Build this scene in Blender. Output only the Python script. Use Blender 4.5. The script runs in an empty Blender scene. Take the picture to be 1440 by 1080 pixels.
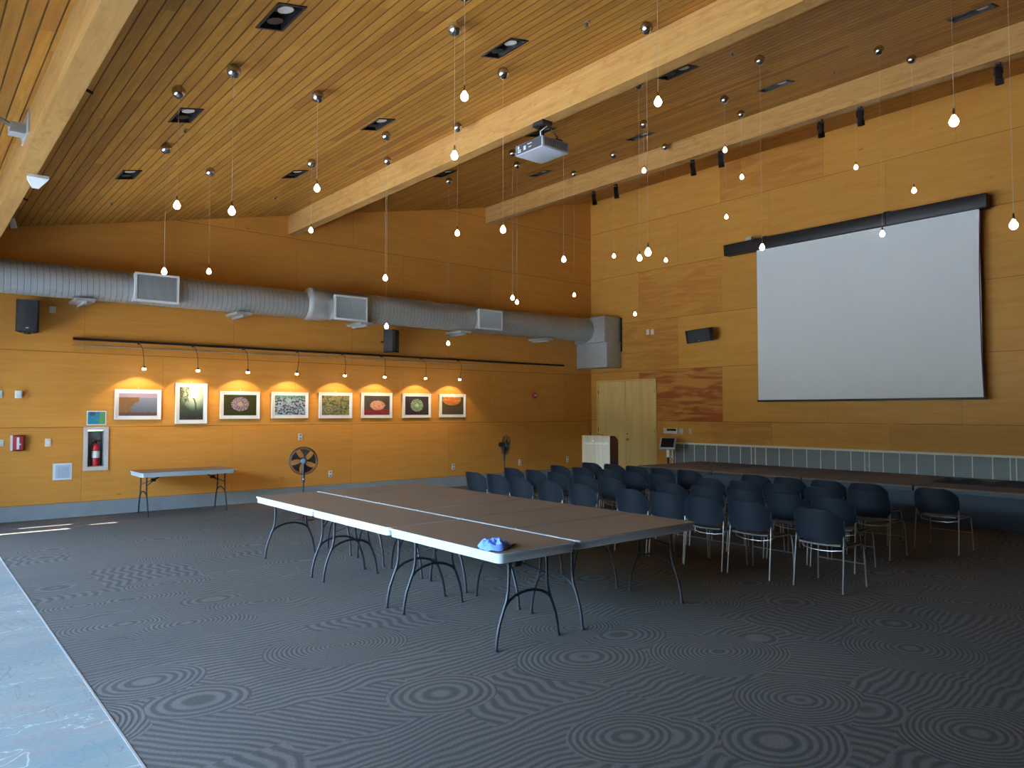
import bpy, bmesh, math, random
from mathutils import Vector, Matrix
PI = math.pi
R = math.radians
random.seed(4)
sc = bpy.context.scene
C = sc.collection

# ------------------------------------------------------------------ node helper
class S:
    """a shader socket with arithmetic"""
    def __init__(s, nt, sock): s.nt, s.k = nt, sock
    def _m(s, op, *a):
        n = s.nt.nodes.new('ShaderNodeMath'); n.operation = op
        for i, v in enumerate((s,) + a):
            if isinstance(v, S): s.nt.links.new(v.k, n.inputs[i])
            else: n.inputs[i].default_value = v
        return S(s.nt, n.outputs[0])
    def __add__(s, o): return s._m('ADD', o)
    def __sub__(s, o): return s._m('SUBTRACT', o)
    def __mul__(s, o): return s._m('MULTIPLY', o)
    def __truediv__(s, o): return s._m('DIVIDE', o)
    def floor(s): return s._m('FLOOR')
    def frac(s): return s._m('FRACT')
    def mod(s, o): return s._m('MODULO', o)
    def abs(s): return s._m('ABSOLUTE')
    def sin(s): return s._m('SINE')
    def sqrt(s): return s._m('SQRT')
    def gt(s, o): return s._m('GREATER_THAN', o)
    def lt(s, o): return s._m('LESS_THAN', o)
    def min(s, o): return s._m('MINIMUM', o)
    def max(s, o): return s._m('MAXIMUM', o)
    def step(s, a, b, lo=0.0, hi=1.0):
        n = s.nt.nodes.new('ShaderNodeMapRange'); n.interpolation_type = 'SMOOTHSTEP'
        s.nt.links.new(s.k, n.inputs[0])
        n.inputs[1].default_value = a; n.inputs[2].default_value = b
        n.inputs[3].default_value = lo; n.inputs[4].default_value = hi
        return S(s.nt, n.outputs[0])

class M:
    def __init__(s, name):
        s.m = bpy.data.materials.new(name); s.m.use_nodes = True
        s.nt = s.m.node_tree
        s.b = s.nt.nodes['Principled BSDF']
        s._pos = None
    def new(s, t): return s.nt.nodes.new(t)
    def link(s, a, b): s.nt.links.new(a.k if isinstance(a, S) else a, b)
    def pos(s, kind='Object'):
        tc = s.new('ShaderNodeTexCoord'); sx = s.new('ShaderNodeSeparateXYZ')
        s.link(tc.outputs[kind], sx.inputs[0])
        s.vec = tc.outputs[kind]
        return [S(s.nt, o) for o in sx.outputs]
    def comb(s, x, y, z=0.0):
        n = s.new('ShaderNodeCombineXYZ')
        for i, v in enumerate((x, y, z)):
            if isinstance(v, S): s.link(v, n.inputs[i])
            else: n.inputs[i].default_value = v
        return n.outputs[0]
    def noise(s, vec, scale=5, detail=3, rough=0.5, dist=0.0, out=0):
        n = s.new('ShaderNodeTexNoise'); s.link(vec, n.inputs['Vector'])
        n.inputs['Scale'].default_value = scale; n.inputs['Detail'].default_value = detail
        n.inputs['Roughness'].default_value = rough; n.inputs['Distortion'].default_value = dist
        return S(s.nt, n.outputs[out])
    def white(s, vec, out='Value'):
        n = s.new('ShaderNodeTexWhiteNoise'); s.link(vec, n.inputs['Vector'])
        return S(s.nt, n.outputs[out])
    def vor(s, vec, scale=1, metric='EUCLIDEAN', rnd=1.0, feature='F1'):
        n = s.new('ShaderNodeTexVoronoi'); n.distance = metric; n.feature = feature
        s.link(vec, n.inputs['Vector']); n.inputs['Scale'].default_value = scale
        n.inputs['Randomness'].default_value = rnd
        return n
    def mix(s, f, a, b, mode='MIX'):
        n = s.new('ShaderNodeMix'); n.data_type = 'RGBA'; n.blend_type = mode
        for v, i in ((f, 0), (a, 6), (b, 7)):
            if isinstance(v, S): s.link(v, n.inputs[i])
            elif i == 0: n.inputs[0].default_value = v
            else: n.inputs[i].default_value = (*v, 1)
        return S(s.nt, n.outputs[2])
    def set(s, col=None, rough=None, metal=None, spec=None, bump=None, bd=0.01, bs=0.3):
        if col is not None:
            if isinstance(col, S): s.link(col, s.b.inputs['Base Color'])
            else: s.b.inputs['Base Color'].default_value = (*col, 1)
        if rough is not None:
            if isinstance(rough, S): s.link(rough, s.b.inputs['Roughness'])
            else: s.b.inputs['Roughness'].default_value = rough
        if metal is not None: s.b.inputs['Metallic'].default_value = metal
        if spec is not None: s.b.inputs['Specular IOR Level'].default_value = spec
        if bump is not None:
            n = s.new('ShaderNodeBump'); n.inputs['Distance'].default_value = bd; n.inputs['Strength'].default_value = bs
            s.link(bump, n.inputs['Height']); s.link(n.outputs[0], s.b.inputs['Normal'])
        return s.m

def plain(name, col, rough=0.5, metal=0.0, var=0.12, scale=12, spec=None):
    m = M(name); m.pos()
    n = m.noise(m.vec, scale, 3)
    c = m.mix(n, tuple(x * (1 - var) for x in col), tuple(min(1, x * (1 + var)) for x in col))
    return m.set(c, rough, metal, spec)

def emis(name, col, st, base=(0.8, 0.8, 0.8)):
    m = M(name); m.set(base, 0.4)
    m.b.inputs['Emission Color'].default_value = (*col, 1); m.b.inputs['Emission Strength'].default_value = st
    return m.m

# ------------------------------------------------------------------ materials
def ply(name, axis, u0, z0, W, H, light, dark, red, redamt, forced=None):
    """wide plywood panels laid in courses, rotary-cut grain"""
    m = M(name); p = m.pos(); u = p[axis]; z = p[2]
    row = ((z - z0) / H).floor()
    odd = (row + 20.0).mod(2.0)
    uu = (u - u0) / W + odd * 0.5
    col = uu.floor()
    idv = m.comb(row, col, 3.0)
    r1 = m.white(idv); r2 = m.white(m.comb(row, col, 9.0))
    fu = uu.frac(); fz = ((z - z0) / H).frac()
    seam = fz.min(fz * -1.0 + 1.0) * H
    seamv = fu.min(fu * -1.0 + 1.0) * W
    line = seam.step(0.003, 0.007, 1, 0).max(seamv.step(0.002, 0.005, 0.55, 0))
    g = m.noise(m.comb(u * 0.7 + r1 * 30.0, z * 7.0 + r2 * 17.0, r2 * 9.0), 1.6, 5, 0.6, 0.6)
    g2 = m.noise(m.comb(u * 2.0 + r2 * 7.0, z * 60.0, r1 * 5.0), 1.5, 2)
    c = m.mix(g.step(0.25, 0.75, 0.3, 0.85), dark, light)
    c = m.mix(r1 * 0.30, c, tuple(x * 0.72 for x in dark))
    cath = m.noise(m.comb(u * 0.45 + r2 * 50.0, z * 3.2 + r1 * 50.0, 0.0), 1.5, 3, 0.5, 1.6)
    ra = r2.gt(1 - redamt)
    if forced:
        for (rr, cc, amt) in forced:
            ra = ra.max(((row - float(rr)).abs() + (col - float(cc)).abs()).lt(0.5) * amt)
    c = m.mix((cath.step(0.36, 0.66) * 0.75 + 0.18) * ra, c, red)
    c = m.mix(g2.step(0.35, 0.75) * 0.08, c, red)
    # small knots
    kv = m.vor(m.comb(u * 0.9, z * 2.2, 0.0), 1.1)
    k = S(m.nt, kv.outputs['Distance']).step(0.02, 0.07, 1, 0) * m.white(m.comb(row, col, 21.0)).gt(0.55)
    c = m.mix(k * 0.5, c, tuple(x * 0.5 for x in red))
    c = m.mix(line * 0.75, c, tuple(x * 0.25 for x in dark))
    m.set(c, 0.45, spec=0.18, bump=g2, bd=0.001, bs=0.15)
    return m.m

WALL_PIC = ply('maple_ply_back', 0, 2.35, 0.24, 2.472, 1.24, (0.66, 0.305, 0.062), (0.53, 0.215, 0.036), (0.36, 0.11, 0.020), 0.0)
WALL_SCR = ply('maple_ply_screen', 1, 1.215, 0.24, 2.47, 1.265, (0.64, 0.340, 0.076), (0.53, 0.228, 0.034), (0.34, 0.085, 0.024), 0.0,
               [(1, 4, 1.15), (2, 4, 0.5), (3, 4, 0.45), (5, 3, 0.45), (0, 3, 0.35), (2, 5, 0.3)])

def boards():
    m = M('ceiling_boards'); x, y, z = m.pos()
    W = 0.1143
    u = (x - 2.205) / W
    i = u.floor(); f = u.frac()
    off = m.white(m.comb(i, 0.0, 1.0))
    v = y / 2.6 + off * 7.0
    j = v.floor()
    r = m.white(m.comb(i, j, 5.0)); r2 = m.white(m.comb(i, j, 8.0))
    edge = f.min(f * -1.0 + 1.0) * W
    g = m.noise(m.comb(x * 22.0 + r * 40.0, y * 1.5, r2 * 20.0), 1.0, 4, 0.6, 0.8)
    c = m.mix(g.step(0.25, 0.75), (0.42, 0.187, 0.030), (0.60, 0.300, 0.058))
    c = m.mix(r.step(0.2, 1.0) * 0.45, c, (0.28, 0.115, 0.025))
    c = m.mix(r2.gt(0.9) * 0.45, c, (0.26, 0.09, 0.025))
    c = m.mix(edge.step(0.004, 0.008, 1, 0) * 0.85, c, (0.06, 0.022, 0.008))
    m.set(c, 0.5, spec=0.15, bump=edge.step(0.003, 0.009), bd=0.006, bs=0.6)
    return m.m
BOARDS = boards()

def glulam():
    m = M('glulam_beam'); x, y, z = m.pos()
    l = (z / 0.038).floor(); j = (y / 3.1 + m.white(m.comb(l, 1.0, 2.0)) * 5.0).floor()
    r = m.white(m.comb(l, j, 3.0))
    g = m.noise(m.comb(x * 20.0, y * 0.9, z * 26.0), 1.0, 4, 0.6, 1.0)
    b = m.noise(m.comb(x * 5.0, y * 2.2, z * 7.0), 1.5, 4, 0.65, 0.5)
    c = m.mix(g.step(0.3, 0.7), (0.36, 0.185, 0.055), (0.44, 0.26, 0.082))
    c = m.mix(b.step(0.50, 0.66) * 0.55, c, (0.27, 0.115, 0.03))
    c = m.mix(r * 0.4, c, (0.28, 0.14, 0.045))
    kn = m.vor(m.comb(x * 3.0, y * 1.6, z * 7.0), 1.0)
    c = m.mix(S(m.nt, kn.outputs['Distance']).step(0.05, 0.12, 1, 0) * 0.6, c, (0.30, 0.12, 0.04))
    zl = (z / 0.038).frac()
    c = m.mix(zl.min(zl * -1.0 + 1.0).step(0.02, 0.06, 1, 0) * 0.25, c, (0.25, 0.12, 0.04))
    m.set(c, 0.45, spec=0.3)
    return m.m
GLULAM = glulam()

def carpet():
    m = M('zen_garden_carpet'); x, y, z = m.pos()
    wob = m.noise(m.comb(x, y, 0.0), 1.1, 2, 0.5) - 0.5
    wob2 = m.noise(m.comb(x, y, 7.0), 1.1, 2, 0.5) - 0.5
    def patch(seed, sx, sy):
        px = (x / sx + seed).floor()
        sh = m.white(m.comb(px, seed, 4.0))
        py = (y / sy + sh).floor()
        return m.white(m.comb(px, py, seed)), m.white(m.comb(px, py, seed + 5.0))
    a, b = patch(2.3, 0.95, 0.62)
    SP = 0.058
    s1 = y + wob * 0.34 + (x * 7.0).sin() * 0.014
    s2 = (x + (y * 17.0).sin() * 0.028) * 0.62
    s3 = (y + (x * 17.0).sin() * 0.026) * 0.70
    s4 = x * 0.80 + y * 0.60 + wob2 * 0.22
    s5 = y + wob2 * 0.5
    def sel(t, lo, hi): return t.gt(lo) * t.lt(hi)
    coord = s1 * a.lt(0.34) + s2 * sel(a, 0.34, 0.50) + s3 * sel(a, 0.50, 0.62) + s4 * sel(a, 0.62, 0.76) + s5 * a.gt(0.76)
    vn = m.vor(m.comb(x * 1.02 + wob * 0.12, y * 1.22 + wob2 * 0.12, 0.0), 1.0, 'EUCLIDEAN', 0.9)
    d = S(m.nt, vn.outputs['Distance'])
    cs = m.new('ShaderNodeSeparateColor'); m.link(vn.outputs['Color'], cs.inputs[0])
    rr = S(m.nt, cs.outputs[0])
    rad = rr * 0.22 + 0.40
    inr = d.lt(rad) * rr.gt(0.12)
    coord = coord * (inr * -1.0 + 1.0) + (d + wob * 0.04) * 1.7 * inr
    st = (coord * (2 * PI / SP)).sin()
    pile = m.noise(m.comb(x, y, 0.0), 120, 3, 0.8)
    pile2 = m.noise(m.comb(x, y, 0.0), 45, 3, 0.7)
    h = (st + (pile2 - 0.5) * 1.6).step(-0.9, 0.8)
    stain = m.noise(m.comb(x, y, 2.0), 0.55, 3, 0.5)
    c = m.mix(h, (0.080, 0.073, 0.063), (0.150, 0.138, 0.120))
    c = m.mix(stain.step(0.5, 0.68) * 0.3, c, (0.095, 0.082, 0.066))
    c = m.mix(pile.step(0.40, 0.60) * 0.5, c, (0.045, 0.043, 0.039))
    c = m.mix(pile2.step(0.4, 0.7) * 0.22, c, (0.06, 0.057, 0.05))
    tone = m.white(m.comb((x / 1.83).floor(), (y / 0.92).floor(), 3.0))
    c = m.mix(tone * 0.22, c, (0.06, 0.057, 0.052))
    m.set(c, 0.95, spec=0.05, bump=h * 0.7 + pile * 0.5 + pile2 * 0.4, bd=0.0035, bs=0.6)
    return m.m
CARPET = carpet()

def stone():
    m = M('slate_floor'); x, y, z = m.pos()
    w1 = m.noise(m.comb(x * 0.5, y * 1.3, 0.0), 1.1, 6, 0.62, 1.3)
    w2 = m.noise(m.comb(x * 0.6, y * 1.6, 4.0), 1.8, 6, 0.65, 2.2)
    c = m.mix(w1.step(0.38, 0.62), (0.125, 0.192, 0.20), (0.205, 0.235, 0.215))
    c = m.mix(w2.step(0.5, 0.62) * 0.5, c, (0.23, 0.19, 0.17))
    v = (m.noise(m.comb(x * 0.5, y * 1.1, 9.0), 1.25, 4, 0.55, 1.4) - 0.5).abs()
    c = m.mix(v.step(0.0, 0.006, 1, 0) * 0.8, c, (0.52, 0.54, 0.54))
    v2 = (m.noise(m.comb(x * 1.2, y * 0.5, 19.0), 0.9, 4, 0.55, 1.0) - 0.47).abs()
    c = m.mix(v2.step(0.0, 0.004, 1, 0) * 0.7, c, (0.10, 0.08, 0.07))
    fine = m.noise(m.comb(x, y, 0.0), 38, 4, 0.7)
    c = m.mix(fine * 0.3, c, (0.18, 0.18, 0.19))
    m.set(c, fine.step(0.2, 0.8, 0.28, 0.5), spec=0.5, bump=w2 + fine * 0.1, bd=0.012, bs=0.25)
    return m.m
STONE = stone()

def galv(name, spiral):
    m = M(name); x, y, z = m.pos()
    n = m.noise(m.comb(x * 2.0, y * 6.0, z * 6.0), 2.5, 4, 0.6)
    c = m.mix(n, (0.33, 0.36, 0.36), (0.48, 0.51, 0.51))
    if spiral:
        s = (x / 0.085 + z * 0.6).frac()
        r = s.step(0.0, 0.12) * s.step(0.88, 1.0, 1, 0)
        c = m.mix(r, (0.26, 0.28, 0.29), c)
        m.set(c, 0.45, 0.45, bump=r, bd=0.006, bs=0.5)
    else:
        m.set(c, 0.45, 0.4)
    return m.m
DUCT = galv('spiral_duct_steel', True); SHEET = galv('sheet_steel', False)

def wood(name, a, b, ax=2, rough=0.4, sc_=1.0):
    m = M(name); p = m.pos()
    q = [v * 18.0 * sc_ for v in p]; q[ax] = p[ax] * 1.2 * sc_
    g = m.noise(m.comb(*q), 1.0, 4, 0.6, 0.8)
    return m.set(m.mix(g.step(0.25, 0.75), a, b), rough, spec=0.4)
DOORW = wood('pale_maple_door', (0.62, 0.42, 0.14), (0.72, 0.52, 0.20), 2, 0.4, 0.6)
LECT_F = wood('lectern_front_maple', (0.46, 0.37, 0.24), (0.58, 0.47, 0.32), 2, 0.35)
LECT_S = wood('lectern_cherry', (0.16, 0.06, 0.03), (0.22, 0.085, 0.045), 2, 0.4)
CONC = plain('concrete_kerb', (0.23, 0.245, 0.25), 0.85, 0, 0.22, 3)
TTOP = plain('table_laminate_top', (0.155, 0.105, 0.07), 0.5, 0, 0.06, 40, spec=0.2)
TEDGE = plain('table_edge_grey', (0.36, 0.40, 0.40), 0.4, 0, 0.05)
BLKM = plain('black_powder_coat', (0.007, 0.009, 0.013), 0.5, 0.0, 0.1)
BLK = plain('black_plastic', (0.014, 0.014, 0.016), 0.5)
BLKG = plain('black_glossy', (0.006, 0.006, 0.008), 0.15)
CHAIRP = plain('navy_black_chair_plastic', (0.005, 0.0072, 0.011), 0.5, 0, 0.1, 8, spec=0.25)
CHAIRS = plain('chair_seat_plastic', (0.016, 0.013, 0.012), 0.45, 0, 0.1, spec=0.35)
CHROME = plain('brushed_chrome', (0.30, 0.285, 0.26), 0.35, 0.9, 0.04)
BRACK = plain('grey_blue_bracket', (0.10, 0.14, 0.18), 0.4)
NICKEL = plain('satin_nickel', (0.46, 0.46, 0.48), 0.22, 1.0, 0.03)
WHT = plain('white_plastic', (0.62, 0.62, 0.58), 0.4, 0, 0.03)
IVORY = plain('ivory_switch_plate', (0.58, 0.53, 0.42), 0.4, 0, 0.03)
GRV = plain('outlet_grey', (0.18, 0.16, 0.14), 0.5)
FRAME = plain('white_picture_frame', (0.68, 0.68, 0.66), 0.45, 0, 0.02)
MAT_ = plain('picture_mat', (0.66, 0.69, 0.70), 0.8, 0, 0.02)
VENT = plain('white_vent_enamel', (0.66, 0.70, 0.68), 0.4, 0, 0.02)
LOUV = plain('louver_grey', (0.42, 0.46, 0.46), 0.45, 0.2, 0.04)
DARKIN = plain('dark_cavity', (0.02, 0.022, 0.024), 0.7)
SCRN = plain('projection_screen_cloth', (0.66, 0.70, 0.71), 0.9, 0, 0.015, 2)
DECK = plain('stage_deck_carpet', (0.115, 0.078, 0.060), 0.9, 0, 0.25, 60)
SKIRT = plain('stage_skirt_cloth', (0.034, 0.042, 0.053), 0.85, 0, 0.15, 5)
BCLOTH = plain('black_cloth', (0.012, 0.013, 0.018), 0.9)
ALU = plain('aluminium_trim', (0.55, 0.57, 0.57), 0.35, 0.7)
CREAM = plain('cream_grille_frame', (0.62, 0.60, 0.52), 0.45, 0, 0.04)
REDP = plain('red_alarm', (0.42, 0.03, 0.045), 0.35)
REDX = plain('extinguisher_red', (0.42, 0.012, 0.03), 0.25)
CABIN = plain('extinguisher_cabinet_enamel', (0.52, 0.47, 0.42), 0.4, 0, 0.04)
CABBK = plain('cabinet_back_enamel', (0.30, 0.31, 0.30), 0.5, 0, 0.05)
BLUEC = plain('blue_cleaning_cloth', (0.13, 0.26, 0.66), 0.9, 0, 0.3, 30)
WCLOTH = plain('pale_cloth', (0.42, 0.44, 0.60), 0.9, 0, 0.2, 30)
PROJ = plain('projector_shell', (0.34, 0.37, 0.42), 0.45, 0, 0.03)
PROJP = plain('projector_back_panel', (0.045, 0.055, 0.065), 0.4)
PROJW = plain('projector_side_louver', (0.26, 0.22, 0.19), 0.5)
PURP = plain('screen_side_tab', (0.10, 0.055, 0.16), 0.6)
BULB = emis('pendant_glass_lit', (1.0, 0.78, 0.52), 5.0, (0.9, 0.85, 0.75))
SPOTG = emis('picture_lamp_lit', (1.0, 0.82, 0.62), 14.0)
LENSW = emis('downlight_lens', (0.85, 0.92, 1.0), 0.75, (0.6, 0.65, 0.7))
WIRE = plain('pendant_cable', (0.42, 0.36, 0.27), 0.4)
OUTG = plain('terrace_concrete', (0.64, 0.61, 0.56), 0.9, 0, 0.1, 1)
PAINTW = plain('white_lettering', (0.80, 0.80, 0.80), 0.5)

def rib_grille():
    m = M('ribbed_grille_panel'); x, y, z = m.pos()
    s = ((z + y * 0.04) / 0.018).frac()
    n = m.noise(m.comb(x, y * 3.0, z * 3.0), 3, 3)
    c = m.mix(s.step(0.25, 0.6), (0.10, 0.105, 0.105), (0.22, 0.225, 0.22))
    c = m.mix(n * 0.35, c, (0.13, 0.14, 0.145))
    return m.set(c, 0.45, 0.3, bump=s.step(0.2, 0.6), bd=0.003, bs=0.5)
RIBS = rib_grille()

def glass():
    m = M('window_glass'); nt = m.nt
    out = nt.nodes['Material Output']
    tr = m.new('ShaderNodeBsdfTransparent'); tr.inputs[0].default_value = (0.94, 0.97, 0.96, 1)
    gl = m.new('ShaderNodeBsdfGlossy'); gl.inputs['Roughness'].default_value = 0.02
    fr = m.new('ShaderNodeFresnel'); mx = m.new('ShaderNodeMixShader')
    m.link(fr.outputs[0], mx.inputs[0]); m.link(tr.outputs[0], mx.inputs[1]); m.link(gl.outputs[0], mx.inputs[2])
    m.link(mx.outputs[0], out.inputs[0]); return m.m
GLASS = glass()

def mesh_screen(name, col, cover):
    """wire mesh of a fan guard: part see-through"""
    m = M(name); nt = m.nt; x, y, z = m.pos()
    out = nt.nodes['Material Output']
    tr = m.new('ShaderNodeBsdfTransparent'); df = m.new('ShaderNodeBsdfDiffuse'); df.inputs[0].default_value = (*col, 1)
    r = (y * y + z * z).sqrt()
    ring = (r / 0.016).frac().lt(cover)
    mx = m.new('ShaderNodeMixShader'); m.link(ring, mx.inputs[0]); m.link(tr.outputs[0], mx.inputs[1]); m.link(df.outputs[0], mx.inputs[2])
    m.link(mx.outputs[0], out.inputs[0]); return m.m
FBLADE = M('fan_blade_smoke'); FBLADE = FBLADE.set((0.016, 0.013, 0.012), 0.65, spec=0.1)

# ------------------------------------------------------------------ mesh helpers
class MB:
    def __init__(s): s.bm = bmesh.new(); s.mats = []
    def mi(s, m):
        if m not in s.mats: s.mats.append(m)
        return s.mats.index(m)
    def _fin(s, verts, faces, m, T=None):
        k = s.mi(m); bv = []
        for v in verts:
            v = Vector(v)
            if T is not None: v = T @ v
            bv.append(s.bm.verts.new(v))
        out = []
        for f in faces:
            try:
                fc = s.bm.faces.new([bv[i] for i in f]); fc.material_index = k; out.append(fc)
            except ValueError: pass
        return out
    def box(s, x0, x1, y0, y1, z0, z1, m, T=None, bev=0.0):
        if bev > 0:
            b2 = bmesh.new(); bmesh.ops.create_cube(b2, size=1)
            for v in b2.verts:
                v.co = Vector(((x0 + x1) / 2 + v.co.x * (x1 - x0), (y0 + y1) / 2 + v.co.y * (y1 - y0), (z0 + z1) / 2 + v.co.z * (z1 - z0)))
            bmesh.ops.bevel(b2, geom=b2.edges[:], offset=bev, segments=2, affect='EDGES', profile=0.5)
            vs = [v.co.copy() for v in b2.verts]; b2.verts.index_update()
            fs = [[v.index for v in f.verts] for f in b2.faces]; b2.free()
            return s._fin(vs, fs, m, T)
        vs = [(x, y, z) for x in (x0, x1) for y in (y0, y1) for z in (z0, z1)]
        fs = [(0, 1, 3, 2), (4, 6, 7, 5), (0, 4, 5, 1), (2, 3, 7, 6), (0, 2, 6, 4), (1, 5, 7, 3)]
        return s._fin(vs, fs, m, T)
    def tube(s, pts, r, m, seg=8, T=None, cap=True, closed=False):
        pts = [Vector(p) for p in pts]; n = len(pts)
        rs = r if isinstance(r, (list, tuple)) else [r] * n
        vs, fs = [], []
        prev = None
        for i, p in enumerate(pts):
            a = pts[(i - 1) % n] if (i > 0 or closed) else p
            b = pts[(i + 1) % n] if (i < n - 1 or closed) else p
            t = (b - a).normalized()
            if prev is None:
                u = t.orthogonal().normalized()
            else:
                u = (prev - t * prev.dot(t))
                u = u.normalized() if u.length > 1e-6 else t.orthogonal().normalized()
            prev = u; w = t.cross(u)
            for k in range(seg):
                an = 2 * PI * k / seg
                vs.append(p + (u * math.cos(an) + w * math.sin(an)) * rs[i])
        lim = n if closed else n - 1
        for i in range(lim):
            for k in range(seg):
                j = (i + 1) % n
                fs.append((i * seg + k, i * seg + (k + 1) % seg, j * seg + (k + 1) % seg, j * seg + k))
        if cap and not closed:
            fs.append(tuple(range(seg))[::-1]); fs.append(tuple((n - 1) * seg + k for k in range(seg)))
        return s._fin(vs, fs, m, T)
    def lathe(s, prof, m, seg=20, T=None, center=(0, 0)):
        """prof: (r,z) pairs"""
        vs, fs = [], []
        for (r, z) in prof:
            for k in range(seg):
                a = 2 * PI * k / seg
                vs.append((center[0] + r * math.cos(a), center[1] + r * math.sin(a), z))
        for i in range(len(prof) - 1):
            for k in range(seg):
                fs.append((i * seg + k, i * seg + (k + 1) % seg, (i + 1) * seg + (k + 1) % seg, (i + 1) * seg + k))
        if prof[0][0] > 1e-5: fs.append(tuple(range(seg))[::-1])
        if prof[-1][0] > 1e-5: fs.append(tuple((len(prof) - 1) * seg + k for k in range(seg)))
        return s._fin(vs, fs, m, T)
    def grid(s, fn, nu, nv, m, T=None, thick=0.0):
        """surface fn(u,v)->xyz, u,v in 0..1"""
        vs = [fn(i / nu, j / nv) for i in range(nu + 1) for j in range(nv + 1)]
        fs = [(i * (nv + 1) + j, (i + 1) * (nv + 1) + j, (i + 1) * (nv + 1) + j + 1, i * (nv + 1) + j + 1) for i in range(nu) for j in range(nv)]
        out = s._fin(vs, fs, m, T)
        if thick:
            s.bm.normal_update()
            bmesh.ops.solidify(s.bm, geom=out, thickness=thick)
        return out
    def poly(s, pts, h, m, T=None):
        """prism: list of xy, z range h"""
        n = len(pts)
        vs = [(p[0], p[1], h[0]) for p in pts] + [(p[0], p[1], h[1]) for p in pts]
        fs = [tuple(range(n))[::-1], tuple(range(n, 2 * n))] + [(i, (i + 1) % n, n + (i + 1) % n, n + i) for i in range(n)]
        return s._fin(vs, fs, m, T)
    def build(s, name, parent=None, loc=None, rot=None, smooth=True):
        s.bm.normal_update()
        bmesh.ops.remove_doubles(s.bm, verts=s.bm.verts, dist=1e-5)
        bmesh.ops.recalc_face_normals(s.bm, faces=s.bm.faces)
        me = bpy.data.meshes.new(name); s.bm.to_mesh(me); s.bm.free()
        for m in s.mats: me.materials.append(m)
        if smooth:
            for p in me.polygons: p.use_smooth = True
            try: me.set_sharp_from_angle(angle=R(35))
            except Exception: pass
        o = bpy.data.objects.new(name, me); C.objects.link(o)
        if parent: o.parent = parent
        if loc: o.location = loc
        if rot: o.rotation_euler = rot
        return o

def tag(o, label, cat, group=None, kind=None):
    o['label'] = label; o['category'] = cat
    if group: o['group'] = group
    if kind: o['kind'] = kind
    return o
def thing(name, label, cat, loc=(0, 0, 0), rz=0.0, group=None, rot=None):
    o = bpy.data.objects.new(name, None); C.objects.link(o); o.empty_display_size = 0.1
    o.location = loc; o.rotation_euler = rot if rot else (0, 0, rz)
    return tag(o, label, cat, group)
def struct(o, label, cat): return tag(o, label, cat, None, 'structure')
def dup(root, loc=None, rz=None, label=None, group=None):
    r = root.copy(); C.objects.link(r)
    if loc is not None: r.location = loc
    if rz is not None: r.rotation_euler = (0, 0, rz)
    if label: r['label'] = label
    if group: r['group'] = group
    for ch in list(root.children):
        c = ch.copy(); C.objects.link(c); c.parent = r
        for g in list(ch.children):
            d = g.copy(); C.objects.link(d); d.parent = c
    return r
def rr(x0, x1, y0, y1, r, n=5):
    pts = []
    for cx, cy, a0 in ((x1 - r, y1 - r, 0), (x0 + r, y1 - r, 90), (x0 + r, y0 + r, 180), (x1 - r, y0 + r, 270)):
        for k in range(n + 1):
            a = R(a0 + 90 * k / n); pts.append((cx + r * math.cos(a), cy + r * math.sin(a)))
    return pts
def cz(x): return 4.40 + 0.2115 * x        # underside of the sloping ceiling
SLOPE = math.atan(0.2115)

XW, YW, XL, YF = 14.49, 14.02, -1.2, -4.0   # screen wall, picture wall, glazed wall, near wall

# ------------------------------------------------------------------ room shell
b = MB(); b.box(XL - 0.2, 0.955, YF, YW + 0.1, -0.12, 0.0, STONE)
struct(b.build('floor'), 'veined grey stone floor strip along the glazed side', 'floor')
b = MB(); b.box(0.967, XW + 0.1, YF, YW + 0.1, -0.12, 0.0, CARPET)
struct(b.build('floor'), 'dark grey carpet floor with raked sand and ring pattern', 'floor')
b = MB(); b.box(0.955, 0.967, YF, YW, -0.05, 0.0035, ALU)
struct(b.build('trim_1'), 'thin metal strip between stone and carpet', 'trim')

b = MB()
T = [(XL, YW), (XW + 0.2, YW)]
def slopewall(y0, y1, x0, x1, z0, m):
    vs = [(x, y, z) for y in (y0, y1) for (x, z) in ((x0, z0), (x1, z0), (x1, cz(x1) + 0.05), (x0, cz(x0) + 0.05))]
    b._fin(vs, [(0, 1, 2, 3), (7, 6, 5, 4), (0, 4, 5, 1), (1, 5, 6, 2), (2, 6, 7, 3), (3, 7, 4, 0)], m)
# picture wall, with a niche opening for the extinguisher cabinet at x 2.42..2.68, z 0.80..1.43
NX0, NX1, NZ0, NZ1 = 2.43, 2.68, 0.82, 1.42
slopewall(YW, YW + 0.2, XL, NX0, -0.1, WALL_PIC)
slopewall(YW, YW + 0.2, NX1, XW + 0.2, -0.1, WALL_PIC)
b.box(NX0, NX1, YW, YW + 0.2, -0.1, NZ0, WALL_PIC)
slopewall(YW, YW + 0.2, NX0, NX1, NZ1, WALL_PIC)
struct(b.build('wall_back', smooth=False), 'orange maple plywood wall with the row of framed photographs', 'wall')
b = MB(); b.box(XW, XW + 0.2, YF, YW, -0.1, cz(XW) + 0.1, WALL_SCR)
struct(b.build('wall_right', smooth=False), 'tall maple plywood wall behind the projection screen', 'wall')
b = MB(); slopewall(YF - 0.2, YF, XL - 0.2, XW + 0.2, -0.1, WALL_PIC)
struct(b.build('wall_front', smooth=False), 'plywood wall behind the viewer', 'wall')
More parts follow.
